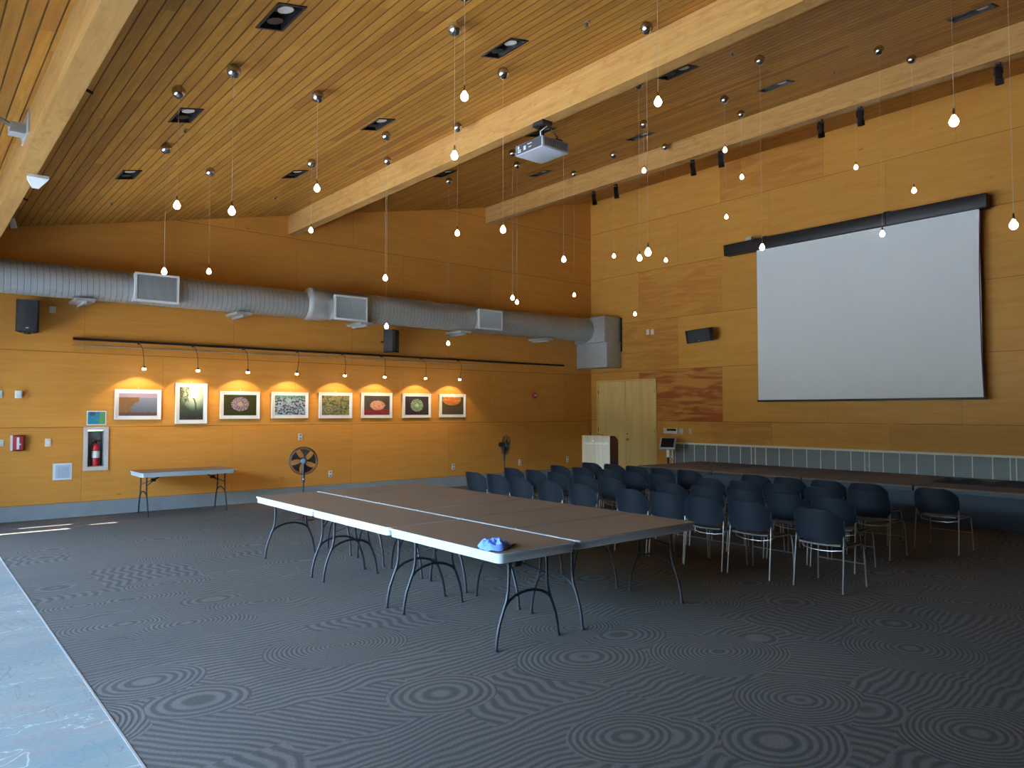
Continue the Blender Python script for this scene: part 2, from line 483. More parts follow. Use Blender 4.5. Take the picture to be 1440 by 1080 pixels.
# glazed wall
WH = 3.45
WY0, WY1 = 2.4, 12.9
b = MB()
b.box(XL - 0.15, XL, YF, YW, WH, 4.1, WALL_PIC)
b.box(XL - 0.15, XL, WY1, YW, 0, WH, WALL_PIC); b.box(XL - 0.15, XL, YF, WY0, 0, WH, WALL_PIC)
struct(b.build('wall_left', smooth=False), 'plywood header and piers around the tall windows', 'wall')
n = 6; w = (WY1 - WY0) / n
for i in range(n):
    y0 = WY0 + i * w
    e = bpy.data.objects.new('window_%d' % (i + 1), None); C.objects.link(e); e.location = (XL, y0 + w / 2, 0)
    tag(e, 'tall full-height window on the terrace side', 'window', 'terrace windows', 'structure')
    f = MB()
    for (a0, a1, c0, c1) in ((-w / 2, -w / 2 + .05, 0, WH), (w / 2 - .05, w / 2, 0, WH), (-w / 2, w / 2, 0, .06), (-w / 2, w / 2, WH - .06, WH)):
        f.box(-0.11, -0.03, a0, a1, c0, c1, BLKM)
    f.build('window_frame', e)
    g = MB(); g.box(-0.075, -0.067, -w / 2 + .05, w / 2 - .05, .06, WH - .06, GLASS); g.build('pane', e)

# ceiling with openings for the recessed fixtures and unseen slots added for sun streaks
REC = [(gx, gy) for gx in (2.255, 4.55, 7.32, 9.59) for gy in (0.52, 3.05, 5.585, 8.115, 10.65)]
HX, HY = 0.115, 0.235
holes = [(gx - HX, gx + HX, gy - HY, gy + HY) for gx, gy in REC]
SUN_SLOTS = [(-1.12, -0.2, 12.54, 12.63), (-0.86, -0.1, 13.02, 13.07), (-0.05, 0.42, 12.78, 12.83)]
holes += SUN_SLOTS
xs = sorted({XL - 0.3, XW + 0.2} | {h[0] for h in holes} | {h[1] for h in holes})
ys = sorted({YF - 0.2, YW + 0.2} | {h[2] for h in holes} | {h[3] for h in holes})
b = MB()
k = b.mi(BOARDS); k2 = b.mi(DARKIN)
cache = {}
def cv(x, y, up):
    key = (round(x, 4), round(y, 4), up)
    if key not in cache: cache[key] = b.bm.verts.new((x, y, cz(x) + (0.14 if up else 0)))
    return cache[key]
inh = lambda x, y: any(h[0] < x < h[1] and h[2] < y < h[3] for h in holes)
for i in range(len(xs) - 1):
    for j in range(len(ys) - 1):
        if inh((xs[i] + xs[i + 1]) / 2, (ys[j] + ys[j + 1]) / 2): continue
        for up in (0, 1):
            f = b.bm.faces.new([cv(xs[i], ys[j], up), cv(xs[i + 1], ys[j], up), cv(xs[i + 1], ys[j + 1], up), cv(xs[i], ys[j + 1], up)])
            f.material_index = k
for h in holes:
    q = [(h[0], h[2]), (h[1], h[2]), (h[1], h[3]), (h[0], h[3])]
    for t in range(4):
        p, r_ = q[t], q[(t + 1) % 4]
        f = b.bm.faces.new([cv(*p, 0), cv(*r_, 0), cv(*r_, 1), cv(*p, 1)]); f.material_index = k2
struct(b.build('ceiling', smooth=False), 'sloping ceiling of narrow honey-coloured boards', 'ceiling')
b = MB(); slo = None
# roof sheet above the ceiling (keeps the sun out except through the slots)
xs2 = sorted({XL - 1.2, XW + 0.4} | {h[0] for h in SUN_SLOTS} | {h[1] for h in SUN_SLOTS}); ys2 = sorted({YF - 0.4, YW + 0.4} | {h[2] for h in SUN_SLOTS} | {h[3] for h in SUN_SLOTS})
for i in range(len(xs2) - 1):
    for j in range(len(ys2) - 1):
        mx_, my_ = (xs2[i] + xs2[i + 1]) / 2, (ys2[j] + ys2[j + 1]) / 2
        if any(h[0] < mx_ < h[1] and h[2] < my_ < h[3] for h in SUN_SLOTS): continue
        q = [(xs2[i], ys2[j]), (xs2[i + 1], ys2[j]), (xs2[i + 1], ys2[j + 1]), (xs2[i], ys2[j + 1])]
        b._fin([(p[0], p[1], cz(p[0]) + 0.30) for p in q], [(0, 1, 2, 3)], CONC)
struct(b.build('roof', smooth=False), 'roof sheet over the ceiling', 'roof')

# glulam beams
for n_, xb in enumerate((0.955, 5.955, 10.925)):
    b = MB(); x0, x1 = xb - 0.085, xb + 0.085; zb = 5.26 + (xb - 5.955) * 0.2115
    vs = [(x, y, z) for y in (YF, YW) for (x, z) in ((x0, zb), (x1, zb), (x1, cz(x1)), (x0, cz(x0)))]
    b._fin(vs, [(0, 1, 2, 3), (7, 6, 5, 4), (0, 4, 5, 1), (1, 5, 6, 2), (2, 6, 7, 3), (3, 7, 4, 0)], GLULAM)
    struct(b.build('trim_%d' % (n_ + 2), smooth=False), ['pale glulam beam at the left edge of the ceiling', 'glulam beam crossing the middle of the ceiling, carrying the projector', 'glulam beam nearest the screen wall, carrying black spotlights'][n_], 'beam')

# baseboards
b = MB(); b.box(XL, XW - 0.0, YW - 0.03, YW, 0, 0.235, CONC)
struct(b.build('baseboard_back'), 'grey concrete kerb along the foot of the picture wall', 'baseboard')

# ------------------------------------------------------------------ outside
b = MB(); b.box(-45, XL - 0.2, -40, 40, -0.3, -0.05, OUTG)
struct(b.build('terrace'), 'pale sunlit terrace outside the windows', 'terrace')

BLOCKER = plain('sky_blocker_scrub', (0.075, 0.085, 0.045), 0.95, 0, 0.5, 0.8)  # unseen bank, added to block low sky light reaching the floor
b = MB()
b.grid(lambda u, v: (-13 - 22 * v, -60 + 130 * u, -0.3 + 8.5 * v ** .55 + .5 * math.sin(u * 31) * v + .3 * math.sin(u * 77 + 1) * v), 60, 14, BLOCKER)
struct(b.build('sky_blocker'), 'unseen scrub bank added beyond the terrace to block low sky', 'sky_blocker')
b = MB()  # unseen overhang, added to keep direct sun off the indoor floor
q = [(XL - 2.6, YF - .4), (XL - .15, YF - .4), (XL - .15, YW + .4), (XL - 2.6, YW + .4)]
b._fin([(p[0], p[1], 4.05 + .1 * (p[0] - XL)) for p in q] + [(p[0], p[1], 4.25 + .1 * (p[0] - XL)) for p in q], [(0, 1, 2, 3), (7, 6, 5, 4), (0, 4, 5, 1), (1, 5, 6, 2), (2, 6, 7, 3), (3, 7, 4, 0)], GLULAM)
struct(b.build('sun_blocker', smooth=False), 'unseen wooden overhang added above the windows to keep sun out', 'sun_blocker')

# ------------------------------------------------------------------ door pair in the screen wall
dr = bpy.data.objects.new('door_1', None); C.objects.link(dr); dr.location = (XW, 12.77, 0); struct(dr, 'pale maple double door in the corner of the screen wall', 'door')
DY0, DY1, DH = -0.98, 0.98, 2.53
f = MB()
f.box(-0.035, 0, DY0 - .03, DY0 + .015, 0, DH, DOORW); f.box(-0.035, 0, DY1 - .015, DY1 + .03, 0, DH, DOORW); f.box(-0.035, 0, DY0 - .03, DY1 + .03, DH, DH + .03, DOORW)
f.build('door_frame', dr)
for s_ in (0, 1):
    l = MB(); y0, y1 = ((DY0 + .02, -0.006), (0.006, DY1 - .02))[s_]
    l.box(-0.022, -0.002, y0, y1, 0.01, DH - 0.01, DOORW)
    lf = l.build('door_leaf', dr)
    h = MB()
    yh = DY0 + .02 if s_ == 0 else DY1 - .02
    for zz in (0.25, 1.25, 2.25): h.tube([(-0.028, yh, zz - .05), (-0.028, yh, zz + .05)], 0.009, BLKM)
    h.build('hinge', lf)
    if s_ == 0:
        h = MB(); h.lathe([(0.03, 0), (0.03, 0.012), (0.012, 0.014), (0.012, 0.05)], NICKEL, T=Matrix.Translation((-0.022, -0.06, 1.02)) @ Matrix.Rotation(R(-90), 4, 'Y'))
        h.tube([(-0.065, -0.06, 1.02), (-0.068, -0.17, 1.02)], 0.009, NICKEL)
        h.lathe([(0.025, 0), (0.022, 0.02)], NICKEL, T=Matrix.Translation((-0.022, -0.06, 1.16)) @ Matrix.Rotation(R(-90), 4, 'Y'))
        h.build('door_handle', lf)

# ------------------------------------------------------------------ folding tables
TL, TW, TH = 1.545, 0.776, 0.733
def make_table(name, label, cat, group):
    t = thing(name, label, cat, group=group)
    b = MB()
    b.poly(rr(-TL / 2 + .010, TL / 2 - .010, -TW / 2 + .004, TW / 2 - .004, 0.04), (TH - .004, TH), TTOP)
    b.build('tabletop', t)
    b = MB()
    b.poly(rr(-TL / 2, TL / 2, -TW / 2, TW / 2, 0.045), (TH - .022, TH - .003), TEDGE)
    b.poly(rr(-TL / 2 + .012, TL / 2 - .012, -TW / 2 + .012, TW / 2 - .012, 0.045), (TH - .075, TH - .02), TEDGE)
    b.build('edge_apron', t)['label'] = 'pale grey moulded edge and apron'
    for s in (-1, 1):
        x = s * (TL / 2 - 0.135)
        g = MB()
        for q in (-1, 1):
            P = [(x, q * .19, TH - .07), (x, q * .19, .52), (x, q * .195, .42), (x, q * .21, .35), (x, q * .245, .27), (x, q * .28, .18), (x, q * .30, .09), (x, q * .31, 0.0)]
            g.tube(P, 0.0125, BLKM, 8)
            g.lathe([(0.017, 0), (0.017, 0.02)], BLK, 8, center=(x, q * .31))
        g.tube([(x, q, z) for q, z in ((-.225, .31), (-.19, .345), (-.13, .375), (-.06, .392), (0, .397), (.06, .392), (.13, .375), (.19, .345), (.225, .31))], 0.0115, BLKM, 8)
        g.tube([(x, -.25, TH - .085), (x, .25, TH - .085)], 0.013, BLKM, 8)
        lg = g.build('leg_frame', t)
        d = MB()
        for q in (-1, 1):
            d.tube([(x, q * .19, .50), (x - s * .14, q * .05, .575), (x - s * .30, 0.0, TH - .075)], 0.008, BLKM, 6)
        d.box(x - s * .15 - .035, x - s * .15 + .035, -.03, .03, .555, .605, BLKM)
        d.build('locking_brace', t)
    return t
GT = 'folding tables pushed together in the middle'
t0 = make_table('folding_table', 'brown-topped folding table at the near left corner of the block, blue cloth on it', 'table', GT)
t0.rotation_euler = (0, 0, PI / 2); t0.location = (3.285 + TW / 2, 4.085 + TL / 2, 0)
dup(t0, (3.285 + TW / 2, 4.085 + 1.553 + TL / 2, 0), PI / 2, 'brown-topped folding table in the middle of the left-hand file of three')
dup(t0, (3.285 + TW / 2, 4.085 + 3.106 + TL / 2, 0), PI / 2, 'brown-topped folding table at the far end of the left-hand file, nearest the pictures')
rl = ['nearest crosswise folding table, its bare end facing the viewer', 'second crosswise folding table from the near end', 'third crosswise folding table from the near end', 'fourth crosswise folding table from the near end', 'fifth crosswise folding table, second from the picture wall', 'farthest crosswise folding table, closest to the picture wall']
for k in range(6):
    dup(t0, (4.09 + TL / 2 + 0.0, 4.137 - 0.02 + TW / 2 + 0.784 * k, 0), 0, rl[k])
dup(t0, (3.82, 13.50, 0), 0, 'lone brown folding table standing against the wall below the pictures')
for o_ in list(C.objects):
    if o_.get('label', '').startswith('lone brown folding table'): del o_['group']
# blue cloth
b = MB()
def clothf(u, v):
    a = 2 * PI * u; r = 0.012 + 0.105 * v
    hgt = 0.046 * (1 - v ** 5) * (1 + .30 * math.sin(3 * a + 1) * v + .22 * math.sin(7 * a + 5 * v) + .18 * math.sin(4 * a - 9 * v)) + 0.006 * math.sin(9 * a) * v
    return (r * (1.15 + .2 * math.sin(2 * a)) * math.cos(a), r * (1 + .15 * math.sin(5 * a)) * math.sin(a), max(0.002, hgt + .004))
b.grid(clothf, 40, 10, BLUEC, thick=0.003)
o = b.build('cleaning_cloth', loc=(3.40, 4.29, TH), rot=(0, 0, 0.4)); tag(o, 'crumpled bright blue cloth lying on the near table corner', 'cloth')
b = MB(); b.grid(lambda u, v: ((u - .5) * .12, (v - .5) * .05, .012 + .012 * math.sin(u * 9) * math.sin(v * 5 + 1)), 16, 8, WCLOTH, thick=0.003)
c2 = b.build('cloth_hem', o, loc=(0.10, -0.055, 0.0), rot=(0, 0, -0.7)); c2['label'] = 'pale lilac end of the cloth'

# ------------------------------------------------------------------ chairs
def make_chair():
    t = thing('stacking_chair', '', 'chair')
    b = MB()
    def back(u, v):
        y = -0.245 + 0.49 * u; a = abs(2 * u - 1)
        top = 0.805 - 0.012 * a ** 2 - 0.085 * max(0, (a - .45) / .55) ** 2.6
        bot = 0.495 + 0.012 * a ** 2 + 0.05 * max(0, (a - .75) / .25) ** 2
        z = bot + (top - bot) * v
        x = -0.275 + 0.10 * a ** 2.2 - 0.055 * (z - .5) / .3
        return (x, y, z)
    b.grid(back, 20, 10, CHAIRP, thick=0.014)
    bk = b.build('backrest', t)
    for s in (-1, 1):
        g = MB(); g.tube([(-0.185, s * .236, .555), (-.205, s * .239, .69)], [0.019, 0.017], BRACK, 8); g.build('backrest_bracket', bk)
    b = MB()
    def seat(u, v):
        x = -0.20 + 0.44 * u; y = -0.225 + 0.45 * v; a = abs(2 * v - 1)
        z = 0.452 - 0.012 * (1 - a ** 2) - 0.03 * max(0, (u - .75) / .25) ** 2 + 0.012 * max(0, (.15 - u) / .15)
        y *= 1 - 0.06 * (1 - u)
        return (x, y, z)
    b.grid(seat, 14, 12, CHAIRS, thick=0.016)
    b.build('seat', t)
    for s in (-1, 1):
        g = MB(); g.tube([(-.245, s * .25, 0.0), (-.215, s * .247, .30), (-.188, s * .241, .53), (-.193, s * .238, .60)], 0.008, CHROME, 8)
        g.lathe([(0.013, 0), (0.013, 0.012)], BLK, 8, center=(-.245, s * .25)); g.build('leg', t)
        g = MB(); g.tube([(.24, s * .25, 0.0), (.228, s * .240, .30), (.222, s * .232, .412), (.195, s * .228, .430), (-.05, s * .23, .432), (-.14, s * .236, .445), (-.165, s * .240, .48), (-.176, s * .240, .59)], 0.008, CHROME, 8)
        g.lathe([(0.013, 0), (0.013, 0.012)], BLK, 8, center=(.24, s * .25)); g.build('leg', t)
    g = MB(); g.tube([(.222, -.24, .235), (.222, .24, .235)], 0.007, CHROME, 6); g.build('stretcher', t)
    g = MB()
    g.tube([(-.10, -.232, .430), (-.14, -.20, .40), (-.155, -.10, .384), (-.16, 0, .38), (-.155, .10, .384), (-.14, .20, .40), (-.10, .232, .430)], 0.0045, CHROME, 6)
    g.build('seat_frame', t)
    g = MB(); g.tube([(.15, -.23, .425), (.15, .23, .425)], 0.007, CHROME, 6); g.build('seat_rail', t)
    return t
ORD = ['first', 'second', 'third', 'fourth', 'fifth', 'sixth', 'seventh', 'eighth', 'ninth', 'tenth']
rows = [
    (7.14, [3.64, 4.40, 4.96, 5.50, 6.04], [6.88, 7.50, 8.11, 8.66, 9.20], 'row nearest tables'),
    (8.13, [3.99, 4.54, 5.09, 5.64, 6.19], [7.26, 7.81, 8.36, 8.91, 9.46], 'second row from tables'),
    (9.10, [4.05, 4.60, 5.15, 5.70, 6.25], [7.14, 7.69, 8.24, 8.79, 9.34], 'third row from tables'),
    (10.06, [3.65, 4.48, 5.03, 5.58, 6.13], [7.32, 7.87, 8.42, 8.97, 9.52], 'row facing the stage'),
]
ch0 = make_chair(); first = True
GC = 'stacking chairs set out in rows for the stage'
for (cx, right, left, rn) in rows:
    for block, ysl in (('right', right), ('left', left)):
        for i, cy in enumerate(ysl):
            lab = 'navy stacking chair, %s from the right in %s half of the %s' % (ORD[i], block, rn)
            if (cx, block, i) == (10.06, 'right', 0): lab = 'dark stacking chair standing apart at the right end, against the stage front'
            if (cx, block, i) == (7.14, 'right', 0): lab = 'nearest dark navy stacking chair, its whole back and legs in clear view'
            rz = random.uniform(-0.012, 0.012)
            if first:
                ch0.location = (cx, cy, 0); ch0.rotation_euler = (0, 0, rz); ch0['label'] = lab; ch0['group'] = GC; first = False
            else: dup(ch0, (cx + random.uniform(-.02, .02), cy, 0), rz, lab, GC)

# ------------------------------------------------------------------ stage
SX0, SXM, SX1, SZ = 12.20, 13.33, 14.42, 0.58
sy = [10.45, 8.58, 6.72, 4.86, 3.00, 1.14]
wn = ['far left', 'second from the left', 'middle', 'fourth from the left', 'rightmost']
for k in range(5):
    for r_, (xa, xb, rn) in enumerate(((SX0, SXM, 'front'), (SXM, SX1, 'back'))):
        t = thing('stage_platform', 'brown carpeted stage platform, %s of the %s run' % (wn[k], rn), 'stage platform', ((xa + xb) / 2, (sy[k] + sy[k + 1]) / 2, 0), 0, 'stage platforms')
        hx, hy = (xb - xa) / 2 - .010, (sy[k] - sy[k + 1]) / 2 - .016
        b = MB(); b.box(-hx, hx, -hy, hy, SZ - .03, SZ, DECK); b.build('deck', t)
        b = MB(); b.box(-hx - .001, hx + .001, -hy - .001, hy + .001, SZ - .075, SZ - .028, BLKM); b.build('edge_frame', t)
        for (lx, ly) in ((-1, -1), (-1, 1), (1, -1), (1, 1)):
            b = MB(); b.tube([(lx * (hx - .2), ly * (hy - .12), 0), (lx * (hx - .2), ly * (hy - .12), SZ - .07)], 0.02, BLKM); b.build('leg', t)
b = MB()
def sk(u, v):
    y = 1.14 + (10.44 - 1.14) * u
    return (12.30 - 0.10 + 0.012 + 0.012 * math.sin(y * 21) * (1 - v) - 0.0 + (0.09 + .02 * math.sin(y * 2.2)) * (1 - v), y, 0.004 + (SZ - .08) * v)
b.grid(sk, 260, 4, SKIRT, thick=0.004)
tag(b.build('stage_skirt'), 'dark blue-grey cloth skirt hanging along the stage front', 'skirt')
b = MB()
def pile(u, v):
    y = 3.1 + 1.82 * u; x = 13.02 + .42 * v - .16 * u * v
    e = min(u * 9, (1 - u) * 9, v * 5, (1 - v) * 5, 1)
    return (x + .03 * math.sin(y * 9), y, SZ + .003 + e * (.05 + .014 * math.sin(y * 13 + v * 3) + .012 * math.sin(v * 11 + y * 5)))
b.grid(pile, 60, 14, BCLOTH, thick=0.004)
tag(b.build('folded_cloth'), 'heap of black cloth lying on the right part of the stage', 'cloth')

# grille panel along the screen wall
gr = thing('wall_grille', 'long grey ribbed grille in a cream frame along the wall behind the stage', 'grille', (XW, 0, 0))
b = MB(); b.box(-0.06, 0, -0.5, 11.26, 0.955, 0.995, CREAM); b.box(-0.06, 0, 11.225, 11.26, 0.0, 0.955, CREAM); b.build('grille_frame', gr)
b = MB(); b.box(-0.035, -0.005, -0.5, 11.225, 0.05, 0.955, RIBS); b.build('ribbed_panel', gr)
dv = [11.17]
start = 11.225
for u0 in (11.225, 9.06, 6.59, 4.12, 1.65):
    for kk in range(8):
        y = u0 - 0.30 * kk - 0.02
        if y > -0.5: dv.append(y)
dv += [10.92]
dv = [11.18, 10.92, 10.62, 10.31, 10.0, 9.68, 9.38, 9.11, 9.01, 8.75, 8.44, 8.13, 7.82, 7.52, 7.21, 6.90, 6.63, 6.54, 6.28, 5.98, 5.68, 5.37, 5.06, 4.76, 4.45, 4.19, 4.10, 3.84, 3.53, 3.22, 2.91, 2.6, 2.3]
for y in dv:
    b = MB(); b.box(-0.045, -0.03, y - .008, y + .008, 0.05, 0.955, CREAM); b.build('divider', gr)

# ------------------------------------------------------------------ projection screen
ps = thing('projection_screen', 'large pulled-down white projection screen in a long black case', 'projection screen', (14.25, 0, 0))
b = MB(); b.box(-0.10, 0.12, 4.36, 9.56, 5.235, 5.475, BLK, bev=0.012); b.box(-0.103, 0.10, 6.02, 6.035, 5.236, 5.476, BLKG)
b.build('screen_case', ps)
b = MB(); b.box(-0.004, 0.0, 4.50, 8.79, 1.98, 5.24, SCRN); b.build('screen_cloth', ps)
b = MB(); b.box(-0.02, 0.015, 4.44, 8.81, 1.945, 1.985, BLK, bev=0.006); b.build('weight_bar', ps)
b = MB(); b.tube([(-0.002, 4.488 + .03 * (1 - (z - 3.6) ** 2 / 2.7), z) for z in [1.98 + .16 * k for k in range(21)]], 0.011, PURP, 6); b.build('tension_tab', ps)
for y in (6.05, 8.62):
    b = MB(); b.box(0.0, 0.236, y - .05, y + .05, 5.475, 5.52, BLKM); b.box(0.225, 0.236, y - .06, y + .06, 5.35, 5.52, BLKM); b.build('wall_bracket', ps)
b = MB(); b.box(-.06, .06, -.07, .07, 0, .07, SHEET, bev=.005)
tag(b.build('wall_sensor', loc=(14.2, 8.92, 5.476)), 'small grey box on top of the black screen case', 'sensor')

# speaker, horizontal, on the screen wall
def speaker(name, label, loc, rz, w, h, d, rot=None):
    t = thing(name, label, 'speaker', loc, rz, None, rot)
    b = MB(); b.poly([(-w / 2, -d * .35), (-w * .42, -d * .5), (w * .42, -d * .5), (w / 2, -d * .35), (w * .32, d / 2), (-w * .32, d / 2)], (-h / 2, h / 2), BLK)
    b.build('cabinet', t)
    b = MB(); b.poly([(-w * .42, -d * .5), (-w * .41, -d * .54), (-w * .2, -d * .575), (0, -d * .585), (w * .2, -d * .575), (w * .41, -d * .54), (w * .42, -d * .5)], (-h * .485, h * .485), DARKIN)
    b.build('grille_cloth', t)
    b = MB(); b.box(-.018, .018, -d * .60, -d * .578, -h * .40, -h * .37, WHT); b.build('badge', t)
    return t
s1 = speaker('wall_speaker', 'upright black speaker high on the wall at far left, under the duct', (1.52, 13.76, 3.235), R(-8), 0.31, 0.50, 0.30)
b = MB(); b.tube([(0, .14, 0), (.0, .27, 0)], .02, BLKM); b.tube([(0, 0, -.25), (0, 0, -.275)], .05, BLKM, 12); b.build('bracket', s1)
s2 = speaker('wall_speaker', 'black speaker mounted below the duct above the middle pictures', (8.05, 13.72, 3.24), R(40), 0.30, 0.48, 0.26)
b = MB(); b.tube([(0, .1, 0), (.16, .28, 0)], .02, BLKM); b.build('bracket', s2)
s3 = speaker('wall_speaker', 'black speaker lying sideways on the wall left of the screen', (14.20, 10.22, 3.50), 0, 0.68, 0.30, 0.26, rot=(R(10), R(-4), R(-80)))
b = MB(); b.tube([(0, .1, 0), (0.05, .30, 0.0)], .02, BLKM); b.build('bracket', s3)

# ------------------------------------------------------------------ duct
dc = thing('air_duct', 'long round galvanised air duct along the top of the picture wall', 'duct', (0, 13.61, 0))
b = MB()
def ring(x, r, z): return [(x, r * math.cos(2 * PI * k / 36), z + r * math.sin(2 * PI * k / 36)) for k in range(36)]
def sleeve(b, st, m):
    vs = []; 
    for (x, r, z) in st: vs += ring(x, r, z)
    fs = [(i * 36 + k, i * 36 + (k + 1) % 36, (i + 1) * 36 + (k + 1) % 36, (i + 1) * 36 + k) for i in range(len(st) - 1) for k in range(36)]
    b._fin(vs, fs, m)
sleeve(b, [(-1.2, .001, 3.82), (-1.2, .262, 3.82), (6.05, .262, 3.82)], DUCT); sleeve(b, [(6.45, .30, 3.865), (13.86, .305, 3.875)], DUCT)
b.build('duct_tube', dc)
b = MB(); sleeve(b, [(6.03, .264, 3.82), (6.07, .30, 3.83), (6.12, .325, 3.85), (6.42, .325, 3.86), (6.47, .31, 3.865), (6.5, .301, 3.865)], SHEET)
b.build('reducer_collar', dc)
for i, x in enumerate((0.0, 2.25, 4.80, 7.30, 9.80, 12.35)):
    b = MB(); z = 3.82 - .262 if x < 6 else 3.87 - .305
    b.box(x - .14, x + .14, -.22, .40, z - .045, z - .0, SHEET); b.box(x - .02, x + .02, -.2, .40, z - .09, z - .04, SHEET); b.build('support_bracket', dc)
VG = 'supply grilles along the duct'
for i, (x0, x1, z0, z1, lab) in enumerate(((2.93, 3.62, 3.565, 4.045, 'white-framed louvred duct grille at the left, above the first picture'), (6.50, 7.22, 3.545, 4.035, 'white-framed louvred duct grille in the middle, right of the duct collar'), (10.04, 10.73, 3.615, 4.07, 'white-framed louvred duct grille at the right, nearest the corner'))):
    w, h = x1 - x0, z1 - z0
    t = thing('duct_grille', lab, 'vent', ((x0 + x1) / 2, 13.24, (z0 + z1) / 2), 0, VG)
    b = MB(); b.box(-w / 2 + .015, w / 2 - .015, 0.012, .26, -h / 2 + .015, h / 2 - .015, SHEET); b.build('plenum_box', t)
    b = MB(); e = .035
    b.box(-w / 2, w / 2, -.012, .014, h / 2 - e, h / 2, VENT); b.box(-w / 2, w / 2, -.012, .014, -h / 2, -h / 2 + e, VENT)
    b.box(-w / 2, -w / 2 + e, -.012, .014, -h / 2 + e, h / 2 - e, VENT); b.box(w / 2 - e, w / 2, -.012, .014, -h / 2 + e, h / 2 - e, VENT); b.build('grille_frame', t)
    b = MB(); N = 26
    for k in range(N):
        x = -w / 2 + e + (w - 2 * e) * (k + .5) / N
        b.box(-.0015, .0015, -.011, .011, -h / 2 + e, h / 2 - e, LOUV, T=Matrix.Translation((x, -.001, 0)) @ Matrix.Rotation(R(28), 4, 'Z'))
    b.build('louvres', t)
# end box
t = thing('duct_end_box', 'grey sheet-metal box where the duct turns down in the corner', 'duct box', (0, 0, 0))
b = MB()
b.box(13.93, XW - .001, 12.92, YW - .002, 2.88, 3.53, SHEET, bev=.006); b.build('lower_box', t)
b = MB(); b.box(13.86, XW - .001, 12.94, YW - .002, 3.535, 4.20, SHEET, bev=.006); b.build('upper_box', t)
b = MB(); b.box(13.84, 13.88, 12.915, 12.955, 3.52, 4.21, ALU); b.box(13.86, XW - .001, 12.905, 12.94, 3.515, 3.55, SHEET); b.box(XW - .035, XW - .001, 12.89, 12.93, 3.30, 4.19, BLKM); b.build('seam_flange', t)

# ------------------------------------------------------------------ picture light rail
t = thing('light_rail', 'long black lighting rail on the wall above the pictures', 'light rail', (0, 0, 0))
b = MB(); b.box(2.18, 13.40, YW - .075, YW - .035, 2.925, 2.965, BLKM); b.build('rail', t)
for x in (2.3, 4.1, 5.9, 7.7, 9.5, 11.3, 13.2):
    b = MB(); b.box(x - .015, x + .015, YW - .04, YW, 2.93, 2.96, BLKM); b.build('standoff', t)
b = MB(); b.tube([(2.18, YW - .03, 2.84), (10.5, YW - .03, 2.845)], .009, ALU, 6)
for x in (2.3, 5, 8, 10.4): b.tube([(x, YW - .03, 2.842), (x, YW, 2.842)], .006, ALU, 6)
tag(b.build('hanging_rail'), 'thin grey metal picture-hanging rod just under the black rail', 'rail')
px = [(3.19, 'coastal headland'), (4.08, 'upright kelp'), (4.955, 'pale purple anemone'), (5.94, 'blue mussel'), (6.92, 'brown and green tide pool'), (7.88, 'pink coral'), (8.89, 'green round anemone'), (9.87, 'orange disc')]
lamps = [(3.17, 3.18), (4.07, 4.06), (4.99, 4.95), (6.06, 5.90), (7.04, 6.92), (7.96, 7.84), (8.97, 8.86), (9.99, 9.78)]
GL = 'curved-arm picture lamps'
for i, ((xt, xh), (xp, nm)) in enumerate(zip(lamps, px)):
    t = thing('picture_lamp', 'thin curved-arm lamp lit above the %s photograph' % nm, 'picture lamp', (xt, YW - .055, 2.925), 0, GL)
    dx = xh - xt; dy = -0.36
    b = MB(); b.box(-.015, .015, -.02, .02, -.02, .0, BLKM)
    b.tube([(dx * s_, dy * (1 - (1 - s_) ** 2.0), -.43 * s_ ** 1.7) for s_ in [q / 10 for q in range(11)]], .005, BLKM, 6); b.build('arm', t)
    b = MB(); b.lathe([(.012, .03), (.022, .02), (.026, 0), (.026, -.03)], NICKEL, 12, T=Matrix.Translation((dx, dy, -.435))); b.build('lamp_head', t)
    b = MB(); b.lathe([(.0, -.035), (.015, -.035), (.027, -.03), (.029, -.015), (.027, -.005), (.0, -.0)], SPOTG, 12, T=Matrix.Translation((dx, dy, -.445))); b.build('bulb', t)
    L = bpy.data.lights.new('picture_spot', 'SPOT'); L.energy = 3.2; L.color = (1, .74, .42); L.spot_size = R(108); L.spot_blend = .3; L.shadow_soft_size = .02
    lo = bpy.data.objects.new('picture_spot', L); C.objects.link(lo); lo.parent = t; lo.location = (dx, dy + .0, -.50); lo.rotation_euler = (R(26), 0, 0)

# ------------------------------------------------------------------ framed photographs
def uvmat(name, fn, rough=0.55):
    m = M(name); g = m.new('ShaderNodeTexCoord'); sx = m.new('ShaderNodeSeparateXYZ'); m.link(g.outputs['Generated'], sx.inputs[0])
    m.vec = g.outputs['Generated']
    u, v = S(m.nt, sx.outputs[0]), S(m.nt, sx.outputs[2])
    return m.set(fn(m, u, v), rough, spec=0.3)
def p_coast(m, u, v):
    n = m.noise(m.comb(u * 3, v * 3), 2, 5, .6); n2 = m.noise(m.comb(u * 9, v * 9), 2, 4)
    sea = m.mix(v, (.10, .11, .13), (.22, .25, .31))
    c = m.mix(v.gt(.80), sea, (.34, .26, .33))
    shore = (v * .75 + n * .35 - u * 0.9).gt(.18) * v.lt(.82) * u.lt(.52)
    c = m.mix(shore.max((u.lt(.3)) * v.lt(.8)), c, m.mix(n2, (.08, .045, .025), (.34, .17, .06)))
    return m.mix((v + n * .3).lt(.3) * 1.0, c, m.mix(n2, (.05, .03, .04), (.20, .10, .07)))
